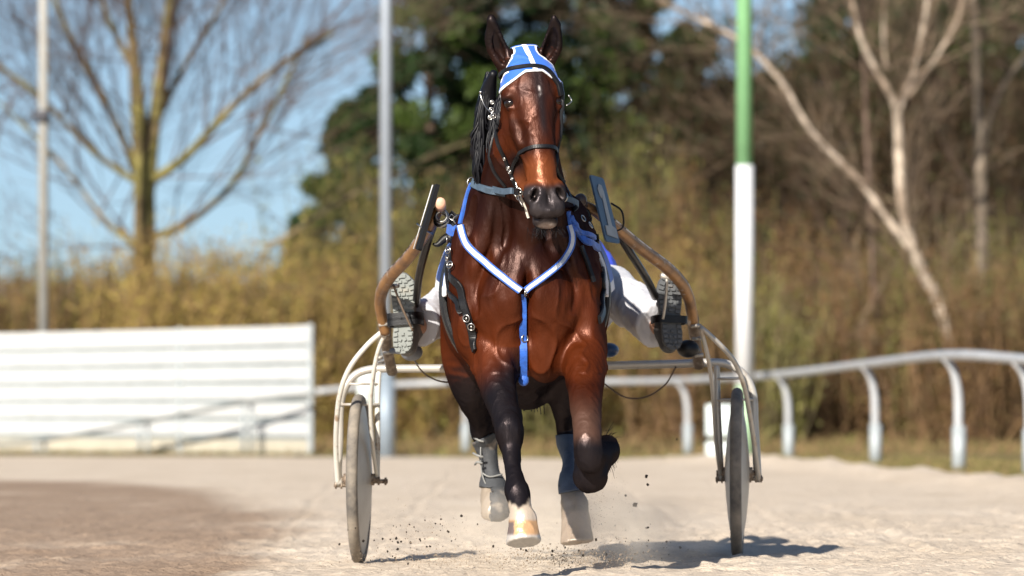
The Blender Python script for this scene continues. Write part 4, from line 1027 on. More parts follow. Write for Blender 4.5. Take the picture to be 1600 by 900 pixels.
# bit: rings and mouthpiece ends
bt = hit(812, 300) or (P(812, 300, -2.25), np.array([-1, 0, 0])); bc = bt[0]+bt[1]*.014
mb = MB(); mb.torus(bc, .017, .003, 22, 8, bt[1]); mb.tube([bc+ex*-.004+ed*-.045, bc+ed*-.01, bc+ed*.025, bc+ed*.055+ex*.012], .0035, 8); mb.torus(bc+ed*.018, .010, .0025, 18, 6, bt[1]); mb.ball(bc+ed*.010, .007, 8, 6)
mb.tube([bc, bc+ex*.02+ef*.006], .004, 8); mb.build('bit', M_chr, BR)
h2 = near(hp_(.07, -.06, .53)); mb = MB(); mb.torus(h2[0]+h2[1]*.01, .016, .003, 20, 8, h2[1]); mb.build('bit', M_chr, BR)
mb = MB(); strap(mb, [(802, 300), (812, 306), (820, 322), (826, 340)], .009, .003, .003, sm_it=1); mb.build('lip_strap', mat('cream_strap', (.55, .50, .42), .5), BR)
# ---- reins
M_rein = mat('slate_rein_webbing', (.055, .085, .12), .6, var=.15, vscale=40, bump=.0006, bscale=260)
RE = MB(); ring = near(P(737, 284, -1.80), off=.012)[0]; rr_ = P(737, 284, -1.83)
def ribbon(mb, pts, w, th, up, smooth=6):
    mb.flat = True
    A = catmull(np.array(pts), smooth); T = np.gradient(A, axis=0); T /= np.linalg.norm(T, axis=1)[:, None]; up = np.array(up, float); V = []
    for p, t_ in zip(A, T):
        n_ = up-t_*np.dot(up, t_); n_ /= np.linalg.norm(n_); b_ = np.cross(t_, n_)
        for a_, o_ in ((-.5, -.5), (-.5, .5), (.5, .5), (.5, -.5)): V.append(p+n_*a_*w+b_*o_*th)
    F = [(i*4+k, i*4+(k+1) % 4, (i+1)*4+(k+1) % 4, (i+1)*4+k) for i in range(len(A)-1) for k in range(4)]+[(3, 2, 1, 0), tuple((len(A)-1)*4+k for k in range(4))]
    mb.add(V, F)
ribbon(RE, [bc, P(800, 298, -2.15), P(785, 299, -2.08), P(763, 293, -1.97), P(738, 283, -1.84)], .022, .005, (0, 0, 1)); RE.build('rein', M_rein, HR)
mb = MB(); strap(mb, [(738, 287), (745, 291), (760, 296), (790, 302)], .026, .004, .005); mb.build('neck_strap', M_rein, HR)
mb = MB(); mb.torus(P(738, 285, -1.80), .018, .0028, 24, 8, (.2, -1, .1)); mb.build('rein_ring', M_chr, HR)
mb = MB(); rx = h2[0]; ribbon(mb, [rx, rx+(.06, .15, -.02), P(893, 330, -1.75), P(903, 330, -1.5)], .02, .004, (0, 0, 1)); mb.build('rein', M_rein, HR)
# ---- breast collar: white band edged blue, blue martingale strap
M_wweb = mat('white_reflective_webbing', (.52, .55, .60), .45, var=.12, vscale=60, bump=.001, bscale=300)
BC = [(720, 352), (723, 368), (731, 384), (754, 407), (783, 431), (812, 454)]
BC2 = [(889, 352), (894, 370), (890, 392), (873, 414), (849, 434), (820, 454)]
mb = MB(); strap(mb, BC, .029, .003, .010, 10, sm_it=8, free=True); strap(mb, BC2, .025, .003, .010, 10, sm_it=8, free=True)
BCo = mb.build('breast_collar', M_blue, HR)
mb = MB(); strap(mb, BC, .019, .002, .0122, 10, sm_it=8, free=True); strap(mb, BC2, .015, .002, .0122, 10, sm_it=8, free=True); mb.build('reflective_band', M_wweb, BCo)
mg_pts = []
for q in ((816, 460), (817, 480), (817, 505), (817, 530), (818, 548)):
    h = hit(*q); mg_pts.append(h[0]+np.array([0, -.008, 0]) if h else P(*q, -2.02))
yl = mg_pts[-1][1]; mg_pts += [P(818, 572, yl+.02), P(818, 594, yl+.05)]
mb = MB(); ribbon(mb, mg_pts, .027, .004, (1, 0, 0)); mb.build('martingale', M_blue, BCo)
def ringat(px, py, r=.014, nrm=None):
    h = hit(px, py) or (P(px, py, -1.95), np.array([0, -1, 0])); mb = MB(); mb.torus(h[0]+h[1]*.014, r, .003, 22, 8, nrm if nrm is not None else h[1]); return mb
ringat(816, 457, .015).build('ring', M_chr, BCo); ringat(817, 529, .013).build('ring', M_chr, BCo); 
mb = MB(); h = (mg_pts[-1], np.array([0, -1, 0])); mb.ball(h[0]+h[1]*.004, (.02, .012, .022), 12, 8); mb.build('loop_end', M_blue, BCo)
mb = MB(); strap(mb, [(738, 288), (731, 305), (726, 325), (720, 350)], .014, .004, .006); mb.build('neck_strap', M_blue, HR)
mb = MB(); strap(mb, [(887, 330), (889, 345), (891, 356)], .016, .004, .006); strap(mb, [(892, 355), (903, 366), (916, 378), (934, 388)], .028, .004, .008); strap(mb, [(889, 338), (897, 352), (912, 366), (926, 372)], .018, .004, .012); mb.build('neck_strap', M_blue, HR)
mb = MB(); p0 = P(722, 352, -1.80); mb.ball(P(716, 358, -1.78), (.022, .02, .018), 12, 8); ribbon(mb, [P(700, 357, -1.72), P(708, 362, -1.76), P(722, 360, -1.80)], .034, .012, (0, 0, 1)); mb.build('shoulder_loop', M_blue, HR)
# ---- saddle cloth (a patch of the back and flank) and harness pad
def g_cloth(V):
    a = np.minimum(V[:, 1]+1.50, -.98-V[:, 1]); b_ = V[:, 2]-(1.075+.10*(V[:, 1]+1.2)); return np.minimum(a, b_)
def c_cloth(V, gv):
    c = np.tile(col3(.03, .15, .55), (len(V), 1)); c[(gv < .035)] = (.74, .75, .78); return c
patch('saddle_cloth', HV, HF, HN, g_cloth, M_bluew, HR, .010, c_cloth, .007, .008, 14., sub=1)
def hoop(mb, Y, z0, w, off, th, s=None, n=40, tilt=0.):
    """a strap round the barrel at depth Y, down to height z0"""
    ang = np.linspace(-2.5, 2.5, n); pts = []
    for a in ang:
        if s and math.copysign(1, a) != s: continue
        p = np.array([.05+.45*math.sin(a), Y+tilt*(1-math.cos(a)), 1.1+.48*math.cos(a)])
        q, nr = near(p)
        if q[2] > z0: pts.append((*q, 'w'))
    strap(mb, pts, w, th, off, 2, sm_it=2)
mb = MB(); hoop(mb, -1.40, .7, .07, .016, .008); PAD = mb.build('harness_pad', M_lea, HR)
mb = MB(); mb.tube([(-.02, -1.42, 1.525), (.05, -1.42, 1.56), (.12, -1.42, 1.525)], [.02, .03, .02], 10); mb.build('saddle_tree', M_lea, PAD)
for s in (-1, 1):
    mb = MB(); mb.torus((.05+s*.07, -1.42, 1.575), .02, .003, 20, 8, (0, 1, 0)); mb.build('terret', M_chr, PAD)
# black side straps, buckles and shaft loops
SS = [[(704, 365, -1.60), (701, 390, -1.62), (706, 415, -1.68), (714, 440), (724, 470), (733, 500), (740, 530), (744, 548)], [(697, 385, -1.5), (696, 410, -1.5), (702, 436, -1.6), (712, 464), (721, 490)]]
mb = MB(); strap(mb, SS[0], .030, .003, .010, sm_it=3); strap(mb, SS[1], .02, .003, .014, sm_it=3); SD = mb.build('side_strap', M_lea, HR)
mb = MB()
for x, y in ((706, 392), (706, 404), (708, 416), (732, 497), (738, 508), (701, 375)):
    h = hit(x, y)
    if h is None: h = near(P(x, y, -1.7))
    mb = MB(); mb.torus(h[0]+h[1]*.02, .013, .0028, 16, 6, h[1]); mb.ball(h[0]+h[1]*.018, .006, 8, 6)
    mb.build('buckle', M_chr, SD)
mb = MB(); strap(mb, [(930, 372), (938, 400), (941, 430), (940, 460), (934, 500)], .03, .005, .010); strap(mb, [(905, 385), (915, 410), (925, 440)], .016, .004, .012); mb.build('side_strap', M_lea, HR)
mb = MB()
for x, y in ((916, 356), (905, 345)):
    h = hit(x, y) or near(P(x, y, -1.5)); mb = MB(); mb.torus(h[0]+h[1]*.02, .012, .0025, 16, 6, h[1]); mb.build('buckle', M_chr, SD)
# ---- boots on the hind legs
M_boot = mat('grey_leg_boot', (.05, .053, .058), .75, var=.15, vscale=30, bump=.0015, bscale=160, grime=((.30, .25, .2), 9, .6))
M_bootb = mat('blue_grey_leg_boot', (.055, .075, .11), .7, var=.15, vscale=30, bump=.0015, bscale=160, grime=((.30, .26, .22), 9, .62))
def pxy(V): s = FPX/(V[:, 1]+22); return CX+V[:, 0]*s, HOR-(V[:, 2]-.6)*s
def g_hb(V):
    x, y = pxy(V); low = np.where(x < 767, 764-(767-x)*.2, 812.)
    return np.minimum.reduce([(y-676-(np.abs(x-770)*.5))*.0025, (low-y)*.0025+.0, (-.1-V[:, 1]), V[:, 1]+.8, (800-x)*.002])
patch('hind_boot', HV, HF, HN, g_hb, M_boot, HR, .004, None, .005)
def g_hb2(V):
    x, y = pxy(V); return np.minimum.reduce([(y-680)*.0025, (772-(x-875)*.2-y)*.0025, -.45-V[:, 1], V[:, 1]+1.3, (x-850)*.002])
patch('hind_boot', HV, HF, HN, g_hb2, M_bootb, HR, .003, None, .004)
mb = MB()
for a, b_, c in (((748, 688), (741, 684), -.47), ((747, 712), (739, 708), -.47), ((746, 722), (742, 726), -.46)):
    mb.tube([P(a[0]+8, a[1]+2, c-.03), P(*a, c-.03), P(*b_, c)], .0045, 6)
mb.tube([P(752, 738, -.475), P(765, 745, -.485), P(785, 741, -.47)], .0035, 6); mb.tube([P(751, 690, -.47), P(752, 735, -.48), P(762, 764, -.49)], .003, 6)
mb.build('boot_strap', mat('pale_boot_binding', (.22, .22, .21), .6), HR)
# ================================================================== RACING CART (two-wheeled sulky)
SU = thing('racing_cart', 'two wheeled harness racing cart with bronze shafts and disc wheels behind the horse', 'cart', (.14, 0, 0))
M_tyre = mat('dusty_tyre_rubber', (.10, .09, .08), .85, c2=(.28, .24, .19), vscale=6, bump=.002, bscale=90, thr=(.38, .62))
M_cover = mat('scuffed_wheel_cover', (.46, .43, .37), .4, c2=(.33, .29, .24), vscale=5, spec=.5, thr=(.4, .75))
M_frame = mat('chipped_silver_paint', (.50, .47, .42), .35, .35, c2=(.40, .30, .20), vscale=14, thr=(.55, .70), bump=.0006, bscale=90)
M_fw = mat('chipped_white_paint', (.64, .62, .56), .4, .1, c2=(.34, .25, .17), vscale=16, thr=(.56, .66), bump=.0006, bscale=90)
M_shaft = mat('bronze_shaft_tube', (.36, .19, .075), .38, .25, c2=(.20, .11, .055), vscale=9, thr=(.42, .62), grime=((.50, .44, .38), 22, .62))
M_dirty = mat('muddy_bracket_metal', (.20, .15, .11), .6, .4, c2=(.45, .38, .30), vscale=26, thr=(.5, .7), bump=.002, bscale=80)
M_black = mat('worn_black_metal', (.02, .02, .022), .35, .3, c2=(.06, .055, .05), vscale=12, thr=(.5, .8))
RW = .346
def yawm(deg): a = math.radians(deg); return np.array([[math.cos(a), -math.sin(a), 0], [math.sin(a), math.cos(a), 0], [0, 0, 1]])
for px, s in ((561, -1), (1152, 1)):
    X0 = P(px, 0, 0)[0]; c = np.array([X0, 0, gh(X0, 0)+RW-.008]); Rm = yawm(-3.6)
    w = thing('wheel', None, None, tuple(c-np.array(SU.location))); w.parent = SU
    for k_ in ('label', 'category'):
        if k_ in w: del w[k_]
    prof = [(.300, -.016), (.308, -.021), (.322, -.0235), (.334, -.020), (.342, -.013), (.346, 0), (.342, .013), (.334, .020), (.322, .0235), (.308, .021), (.300, .016)]
    mb = MB(); mb.lathe(prof+[prof[0]], 96, c, R=Rm); mb.build('tyre', M_tyre, w)
    for q in (-1, 1):
        mb = MB(); mb.lathe([(.312, q*.0150), (.300, q*.0185), (.285, q*.020), (.19, q*.036), (.10, q*.045), (.045, q*.049), (.040, q*.050), (.001, q*.050)], 72, c, R=Rm)
        mb.build('disc_cover', M_cover, w)
    mb = MB(); mb.lathe([(.001, -.085), (.012, -.085), (.012, .085), (.001, .085)], 16, c, R=Rm); mb.lathe([(.001, -.062), (.024, -.062), (.024, -.05), (.024, .062), (.001, .062)], 16, c, R=Rm); mb.build('hub', M_dirty, w)
def tb(pts, r, name, m, seg=12, flat=1., parent=SU):
    mb = MB(); mb.tube([P(*p) for p in pts], r, seg, smooth=6, flat=flat); return mb.build(name, m, parent)
# crossbar arching down into the outer fork legs
tb([(530, 757, 0), (528, 735, 0), (530, 690, 0), (531, 640, 0), (538, 608, 0), (555, 586, 0), (580, 577, 0), (620, 576, 0), (715, 575.5, 0), (850, 573, 0), (960, 571, 0), (1060, 568.5, 0), (1120, 566.5, 0), (1146, 573, 0), (1166, 590, 0), (1177, 618, 0), (1179, 660, 0), (1182, 710, 0), (1184, 750, 0)], .0165, 'crossbar', M_frame, 14)
# inner fork legs
tb([(592, 578, 0), (590, 620, 0), (590, 690, 0), (589, 752, 0)], .0115, 'fork_leg', M_fw)
tb([(1120, 569, 0), (1121, 620, 0), (1124, 690, 0), (1127, 750, 0)], .0125, 'fork_leg', M_frame)
# curved braces from the foot of the shafts to the axles
tb([(600, 516, -.36), (575, 538, -.34), (548, 572, -.30), (532, 612, -.24), (526, 660, -.16), (525, 710, -.07), (528, 758, 0)], .0105, 'brace', M_fw)
tb([(603, 520, -.37), (592, 545, -.33), (584, 580, -.28), (579, 630, -.2), (582, 690, -.1), (589, 745, 0)], .0085, 'brace', M_fw)
tb([(1092, 509, -.36), (1118, 532, -.34), (1146, 563, -.30), (1162, 600, -.24), (1172, 650, -.16), (1180, 705, -.07), (1186, 752, 0)], .0105, 'brace', M_frame)
tb([(1094, 512, -.37), (1103, 545, -.33), (1110, 580, -.28), (1115, 630, -.2), (1119, 690, -.1), (1126, 745, 0)], .0085, 'brace', M_frame)
for pts in (((530, 632, -.02), (592, 632, -.02)), ((536, 600, -.01), (590, 600, -.01)), ((1121, 592, -.01), (1168, 591, -.01)), ((1121, 625, -.02), (1178, 624, -.02))):
    tb(pts, .0055, 'strut', M_frame, 8)
for x0, x1, y, name in ((577, 606, 752, 'axle_bolt'), (1118, 1138, 749, 'axle_bolt'), (1170, 1192, 748, 'axle_bolt'), (522, 545, 758, 'axle_bolt')):
    mb = MB(); a, b_ = P(x0, y, 0), P(x1, y, 0); mb.tube([a, b_], .009, 8, smooth=1)
    for t_ in (.12, .5, .88): mb.tube([a+(b_-a)*(t_-.06), a+(b_-a)*(t_+.06)], .0155, 6, smooth=1)
    mb.build(name, M_dirty, SU)
# shafts
shl = [(688, 322, -1.42), (680, 338, -1.36), (668, 360, -1.24), (640, 400, -1.0), (612, 430, -.78), (598, 452, -.62), (594, 474, -.5), (598, 500, -.42), (602, 520, -.38)]
shr = [(912, 320, -1.42), (930, 330, -1.38), (960, 354, -1.22), (1000, 387, -1.0), (1040, 417, -.78), (1064, 442, -.62), (1076, 466, -.5), (1081, 490, -.42), (1083, 505, -.38)]
for sh in (shl, shr):
    sf = tb(sh, [.018, .020, .021, .023, .024, .024, .023, .022, .021], 'shaft', M_shaft, 16)
    q = catmull(np.array([P(*p) for p in sh]), 8); mb = MB()
    d_ = np.array([(-.021 if sh is shl else .021), -.006, .021]); mb.tube(q[14:44]+d_*.62, .0085, 8, smooth=1, flat=.5); mb.build('rubbing_strip', mat('scratched_aluminium_strip', (.55, .54, .55), .3, .7, c2=(.08, .07, .07), vscale=18, stretch=(1, 1, 1), thr=(.48, .55)), sf)
mb = MB(); mb.tube([P(602, 512, -.385), P(605, 545, -.2), P(613, 583, -.05)], [.025, .022, .022], 8, smooth=2, flat=.7); br = mb.build('shaft_bracket', M_dirty, SU)
mb = MB(); mb.tube([P(1082, 495, -.385), P(1087, 535, -.2), P(1092, 573, -.05)], [.025, .022, .022], 8, smooth=2, flat=.7); br2 = mb.build('shaft_bracket', M_dirty, SU)
for (x, y, Y), pr in (((597, 508, -.40), br), ((600, 523, -.35), br), ((603, 552, -.22), br), ((590, 560, -.2), br), ((592, 568, -.16), br), ((1084, 510, -.38), br2), ((1086, 530, -.3), br2), ((1090, 556, -.16), br2)):
    mb = MB(); p = P(x, y, Y); mb.tube([p+(-.012, -.022, 0), p+(.022, -.026, .004)], .0075, 6, smooth=1); mb.build('bolt', M_frame, pr)
# black stay bars
tb([(683, 335, -1.2), (668, 380, -1.0), (655, 430, -.75), (650, 476, -.52)], .0155, 'stay', M_black)
tb([(957, 350, -1.15), (985, 395, -.95), (1010, 435, -.72), (1024, 464, -.52)], .0155, 'stay', M_black)
# tips of the shafts, one capped pale, one dark
mb = MB(); a = P(688, 319, -1.46); mb.tube([a+(0, -.03, .004), a+(0, .04, -.01)], [.021, .021], 18, smooth=1); mb.ball(a+(0, -.03, .004), (.0205, .008, .0205), 18, 8); mb.build('shaft_tip', mat('worn_pink_rubber_cap', (.62, .36, .25), .5, var=.15, vscale=30), SU)
mb = MB(); a = P(907, 313, -1.46); mb.ball(a, (.024, .03, .026), 14, 10); mb.tube([a+(0, .0, 0), a+(.01, .05, -.03)], .022, 12, smooth=1); mb.build('shaft_tip', mat('dark_leather_cap', (.06, .035, .028), .4, bump=.002, bscale=60), SU)
for x, y, s in ((690, 338, -1), (912, 336, 1)):
    mb = MB(); p = P(x, y, -1.43); mb.torus(p, .022, .007, 18, 8, (s*.3, -1, .1)); mb.torus(p+(0, .03, -.012), .026, .008, 18, 8, (s*.3, -1, .3)); mb.build('shaft_clamp', M_chr if s < 0 else M_black, SU)
# quick hitch and tug fittings between shaft and harness
for s in (-1, 1):
    pts = [P(698, 338, -1.40), P(706, 345, -1.40), P(712, 352, -1.40)] if s < 0 else [P(908, 333, -1.40), P(900, 342, -1.40), P(893, 348, -1.40)]
    mb = MB(); ribbon(mb, [pts[0], pts[1], pts[2]], .06, .02, (0, 0, 1)); ht_ = mb.build('hitch_strap', M_lea, SU)
    mb = MB(); mb.torus(pts[1]+(0, -.035, .012), .012, .0022, 4, 6, (.1*s, -1, 0)); mb.build('buckle', M_chr, ht_)
    mb = MB(); mb.tube([pts[2]+(-.01*s, -.02, .04), pts[2]+(.01*s, -.03, .02), pts[2]+(-.01*s, -.03, -.01), pts[2]+(.0, -.03, -.05)], .003, 6); mb.build('hook', M_chr, ht_)
mb = MB(); mb.tube([P(706, 372, -1.42), P(696, 372, -1.42), P(684, 382, -1.43), P(676, 381, -1.43)], [.02, .016, .010, .004], 8); mb.build('tug_end', M_lea, SU)
# number plates
M_plb = mat('black_plate_edge', (.01, .01, .011), .8, spec=.1); M_plg = mat('slate_number_plate', (.055, .095, .15), .45, var=.1, vscale=9); M_num = mat('pale_number_paint', (.30, .31, .31), .5, var=.12, vscale=20)
def plate(corners, th, m, name, border=None):
    c = np.array(corners); n_ = np.cross(c[1]-c[0], c[3]-c[0]); n_ /= np.linalg.norm(n_)
    if n_[1] > 0: n_ = -n_
    ctr = c.mean(0); out = []
    for i in range(4):                                  # rounded corners
        p, a_, b_ = c[i], c[i-1], c[(i+1) % 4]
        for t in np.linspace(0, 1, 5):
            q0 = p+(a_-p)/np.linalg.norm(a_-p)*.016; q1 = p+(b_-p)/np.linalg.norm(b_-p)*.016; out.append((1-t)**2*q0+2*t*(1-t)*p+t*t*q1)
    out = np.array(out); m_ = len(out); V = np.vstack([out-n_*th/2, out+n_*th/2])
    F = [tuple(range(m_)), tuple(range(m_, 2*m_))[::-1]]+[(i, i+m_, (i+1) % m_+m_, (i+1) % m_) for i in range(m_)]
    mb = MB(); mb.add(V, F); return mb.build(name, m, SU, False), n_, c
pl, n_, c = plate([P(921, 273, -1.47), P(942, 279, -1.36), P(968, 381, -1.36), P(946, 377, -1.47)], .007, M_plg, 'number_plate')
def on_plate(u, v): return (c[0]*(1-u)+c[1]*u)*(1-v)+(c[3]*(1-u)+c[2]*u)*v+n_*.0062
one = [(.30, .30), (.26, .20), (.42, .12), (.62, .13), (.68, .22), (.66, .74), (.90, .78), (.88, .93), (.14, .90), (.16, .76), (.40, .75), (.46, .27), (.40, .34)]
mb = MB(); V = np.array([on_plate(u, v) for u, v in one]); V = np.vstack([V+n_*.0008, V-n_*.001]); k = len(one)
mb.add(V, [tuple(range(k))]+[(i, (i+1) % k, (i+1) % k+k, i+k) for i in range(k)]); mb.build('number', M_num, pl, False)
pl2, n2_, c2_ = plate([P(685, 288, -1.50), P(681, 289, -1.28), P(651, 389, -1.28), P(656, 392, -1.50)], .014, M_plb, 'number_plate')
mb = MB(); e0, e1 = c2_[0]*.5+c2_[1]*.5, c2_[3]*.5+c2_[2]*.5; mb.tube([c2_[1]+(-.012, -.002, 0), c2_[2]+(-.012, -.002, 0)], .002, 6, smooth=1); mb.build('plate_rim', mat('white_plate_edge', (.7, .7, .7), .4), pl2)
for (x, y), s in (((664, 358), -1), ((955, 342), 1)):
    p = P(x, y, -1.25); mb = MB()
    mb.tube([p+(-.03, -.02, .02), p+(0, -.045, -.005), p+(.03, -.02, -.02)] if s < 0 else [p+(.0, .02, .06), p+(.04, 0, .03), p+(.045, 0, -.03), p+(.01, 0, -.05)], .004, 6); mb.build('tie', M_chr if s < 0 else M_lea, SU)
# footrests under the boots
for x, y, s in ((629, 552, -1), (1075, 547, 1)):
    mb = MB(); mb.ball(P(x+14*(s < 0), y-2, -.38), (.045, .05, .036), 14, 10); mb.tube([P(x+14*(s < 0), y-2, -.38), P(612 if s < 0 else 1090, 548, -.25)], .012, 8, smooth=1)
    mb.build('footrest_cup', mat('grey_rubber', (.20, .22, .25), .6, bump=.001) if s < 0 else M_lea, SU)
for pts in (((622, 446, -.66), (603, 450, -.62)), ((1033, 430, -.68), (1052, 436, -.66))):
    tb(pts, .010, 'stirrup_hook', M_frame, 8)
tb([(614, 444, -.68), (628, 480, -.66), (645, 517, -.62)], .0045, 'stirrup_rod', M_dirty, 8)
tb([(1042, 436, -.68), (1040, 470, -.66), (1036, 498, -.62)], .0055, 'stirrup_rod', M_frame, 8)
# thin cables
M_wire = mat('brown_cable', (.09, .055, .04), .5)
tb([(644, 556, -.35), (655, 575, -.1), (672, 590, .0), (695, 597, .1), (730, 596, .2)], .0032, 'cable', M_wire, 6)
tb([(1056, 573, -.02), (1040, 600, .0), (1010, 620, .05), (975, 620, .1), (940, 596, .2)], .0032, 'cable', M_wire, 6)
# seat
st_ = MB(); bm = bmesh.new(); bmesh.ops.create_cube(bm, size=1); bmesh.ops.bevel(bm, geom=bm.edges[:], offset=.22, segments=5, affect='EDGES')
Vv = np.array([v.co for v in bm.verts])*np.array([.40, .34, .10])+np.array([.05, .36, .835]); st_.add(Vv, [[v.index for v in f.verts] for f in bm.faces]); bm.free()
st_.build('seat', mat('dark_blue_seat_vinyl', (.02, .04, .09), .4, bump=.001), SU)
mb = MB(); mb.tube([P(690, 576, 0), (-.12, .15, .79), (-.10, .38, .785), (.05, .50, .785), (.20, .38, .785), (.22, .15, .79), P(895, 572, 0)], .014, 10, smooth=6); mb.build('seat_frame', M_frame, SU)
mb = MB(); mb.ball(P(951, 547, .1), (.042, .06, .030), 16, 10); mb.tube([P(951, 547, .1), P(930, 552, .25), (.24, .36, .82)], [.018, .014, .014], 8); mb.build('seat_bolster', mat('blue_seat_vinyl', (.02, .05, .13), .4), SU)

# ================================================================== DRIVER
DR = thing('person', 'driver in white trousers and blue and white jacket seated behind the horse, boots braced forward', 'person', (.05, .4, .88))
kn = [P(712, 476, -.10), P(952, 452, -.02)]; an = [P(652, 508, -.44), P(1030, 508, -.44)]; hp2 = [np.array([-.06, .40, .92]), np.array([.16, .40, .92])]
def legs(F, a, lo):
    for i in (0, 1):
        K, A, H = kn[i], an[i], hp2[i]
        rw = [(.082, .095, .075, .062, .045+lo)]
        F.tube(np.array([list(H)+[.085+a, .085+a], list((H+K)/2)+[.082+a, .082+a], list(K+(0, .02, 0))+[.062+a, .062+a]]), k=.03)
        F.tube(np.array([list(K)+[.060+a, .062+a], list(K*.65+A*.35)+[.060+a, .062+a], list(K*.3+A*.7)+[.048+a*1.1, .05+a*1.1], list(A)+[.04+lo, .042+lo]]), k=.03)
def torso(F, a):
    F.tube(np.array([(.05, .42, .93, .155+a, .12+a), (.05, .46, 1.05, .145+a, .11+a), (.05, .52, 1.20, .165+a, .12+a), (.05, .54, 1.33, .17+a, .11+a), (.05, .53, 1.40, .10+a, .08+a)]), k=.04)
sh_ = [np.array([-.13, .53, 1.365]), np.array([.23, .53, 1.365])]; elb = [np.array([-.185, .33, 1.18]), np.array([.365, .28, 1.19])]; wr_ = [np.array([-.06, .12, 1.22]), np.array([.17, .10, 1.22])]
def arms(F, a, end=0.):
    for i in (0, 1):
        e = wr_[i]+(elb[i]-wr_[i])*end
        F.tube(np.array([list(sh_[i])+[.055+a, .055+a], list((sh_[i]+elb[i])/2)+[.050+a, .05+a], list(elb[i])+[.042+a, .042+a], list((elb[i]+e)/2)+[.038+a, .038+a], list(e)+[.027+a, .027+a]]), k=.025)
FB = Field(axis([(-.55, .85, .008)]), axis([(-.55, .02, .009), (.02, .16, .0045), (.16, .80, .009)]), axis([(.78, 1.16, .009), (1.16, 1.28, .0045), (1.28, 1.78, .0065)]))
legs(FB, 0, 0); torso(FB, 0); arms(FB, 0)
FB.tube(np.array([(.05, .52, 1.38, .058, .06), (.05, .50, 1.48, .055, .058)]), k=.03)
FB.ell((.05, .47, 1.60), (.075, .095, .115), .03); FB.ell((.05, .42, 1.54), (.05, .05, .055), .03)
FB.ell((.05, .368, 1.575), (.012, .02, .024), .012); FB.ell((.05, .383, 1.535), (.024, .008, .006), .006)
for s in (-1, 1): FB.ell((.05+s*.032, .385, 1.605), (.013, .010, .009), .006); FB.ell((.05+s*.078, .48, 1.59), (.010, .02, .03), .008)
for i in (0, 1):
    w = wr_[i]; fw = np.array([.04*(1 if i == 0 else -1), -.07, .0]); s = 1 if i == 0 else -1
    FB.ell(w+fw*.8, (.036, .045, .042), .02)
    for j in range(4):
        b0 = w+fw*1.2+np.array([0, -.01, .028-.019*j]); FB.tube(np.array([list(b0)+[.0085, .0085], list(b0+(s*.012, -.026, 0))+[.008, .008], list(b0+(s*.034, -.024, -.002))+[.0078, .0078], list(b0+(s*.038, -.004+.003*j, -.003))+[.007, .007]]), side=(0, 0, 1), k=.004, n=3)
    FB.tube(np.array([list(w+fw*.6+(0, 0, .03))+[.011, .011], list(w+fw*1.1+(s*.012, -.01, .045))+[.0095, .0095], list(w+fw*1.4+(s*.03, -.012, .036))+[.008, .008]]), k=.006, n=3)
V, F, N2 = FB.mesh(2)
obj('body', V, F, mat('skin', (.50, .28, .19), .5, var=.06, vscale=30), DR)
FT = Field(axis([(-.60, .90, .0065)]), axis([(-.62, .75, .0065)]), axis([(.74, 1.34, .0065)]))
legs(FT, .030, .052); FT.tube(np.array([(.05, .41, .90, .175, .14), (.05, .44, .99, .172, .135)]), k=.05)
for i in (0, 1): FT.cut(an[i]+(kn[i]-an[i])*.02, (an[i]-kn[i]), .16)
V, F, N2 = FT.mesh(2)
def folds(V, N, amp, sc, seed):
    n = fbm(V*np.array(sc), 3, seed); r = (1-np.abs(2*n-1))**2.2; return V+N*(amp*(r-.45))[:, None]
V = folds(V, N2, .014, (8, 7, 5), 61); V = folds(V, vnormals(V, F), .008, (24, 18, 14), 62)
obj('trousers', V, F, mat('white_nylon_trousers', (.50, .50, .53), .6, var=.05, vscale=12, sheen=.15, grime=((.42, .38, .35), 3, .62)), DR)
FJ = Field(axis([(-.34, .50, .007)]), axis([(.06, .76, .007)]), axis([(.98, 1.50, .007)]))
torso(FJ, .022); arms(FJ, .020, .08); V, F, N2 = FJ.mesh(2); V = folds(V, N2, .012, (14, 12, 12), 63)
cj = np.tile(col3(.05, .08, .50), (len(V), 1)); cj[(fbm(V*8, 2, 70) > .60)] = (.6, .62, .75)
obj('jacket', V, F, mat('blue_white_race_jacket', attr=True, rough=.5), DR, True, cj)
mb = MB(); mb.lathe([(.001, .135), (.05, .128), (.088, .095), (.108, .045), (.113, 0), (.113, -.025), (.105, -.026), (.10, 0)], 32, (.05, .475, 1.625), 'z'); hm = mb.build('helmet', mat('blue_helmet_shell', (.03, .12, .5), .2, coat=.6), DR)
mb = MB(); mb.ball((.05, .375, 1.645), (.08, .05, .008), 20, 8); mb.build('peak', M_lea, hm)
mb = MB(); mb.ball((.05, .383, 1.607), (.062, .028, .026), 20, 10); mb.build('goggles', mat('smoked_goggle_lens', (.02, .02, .02), .08, coat=.8), DR)
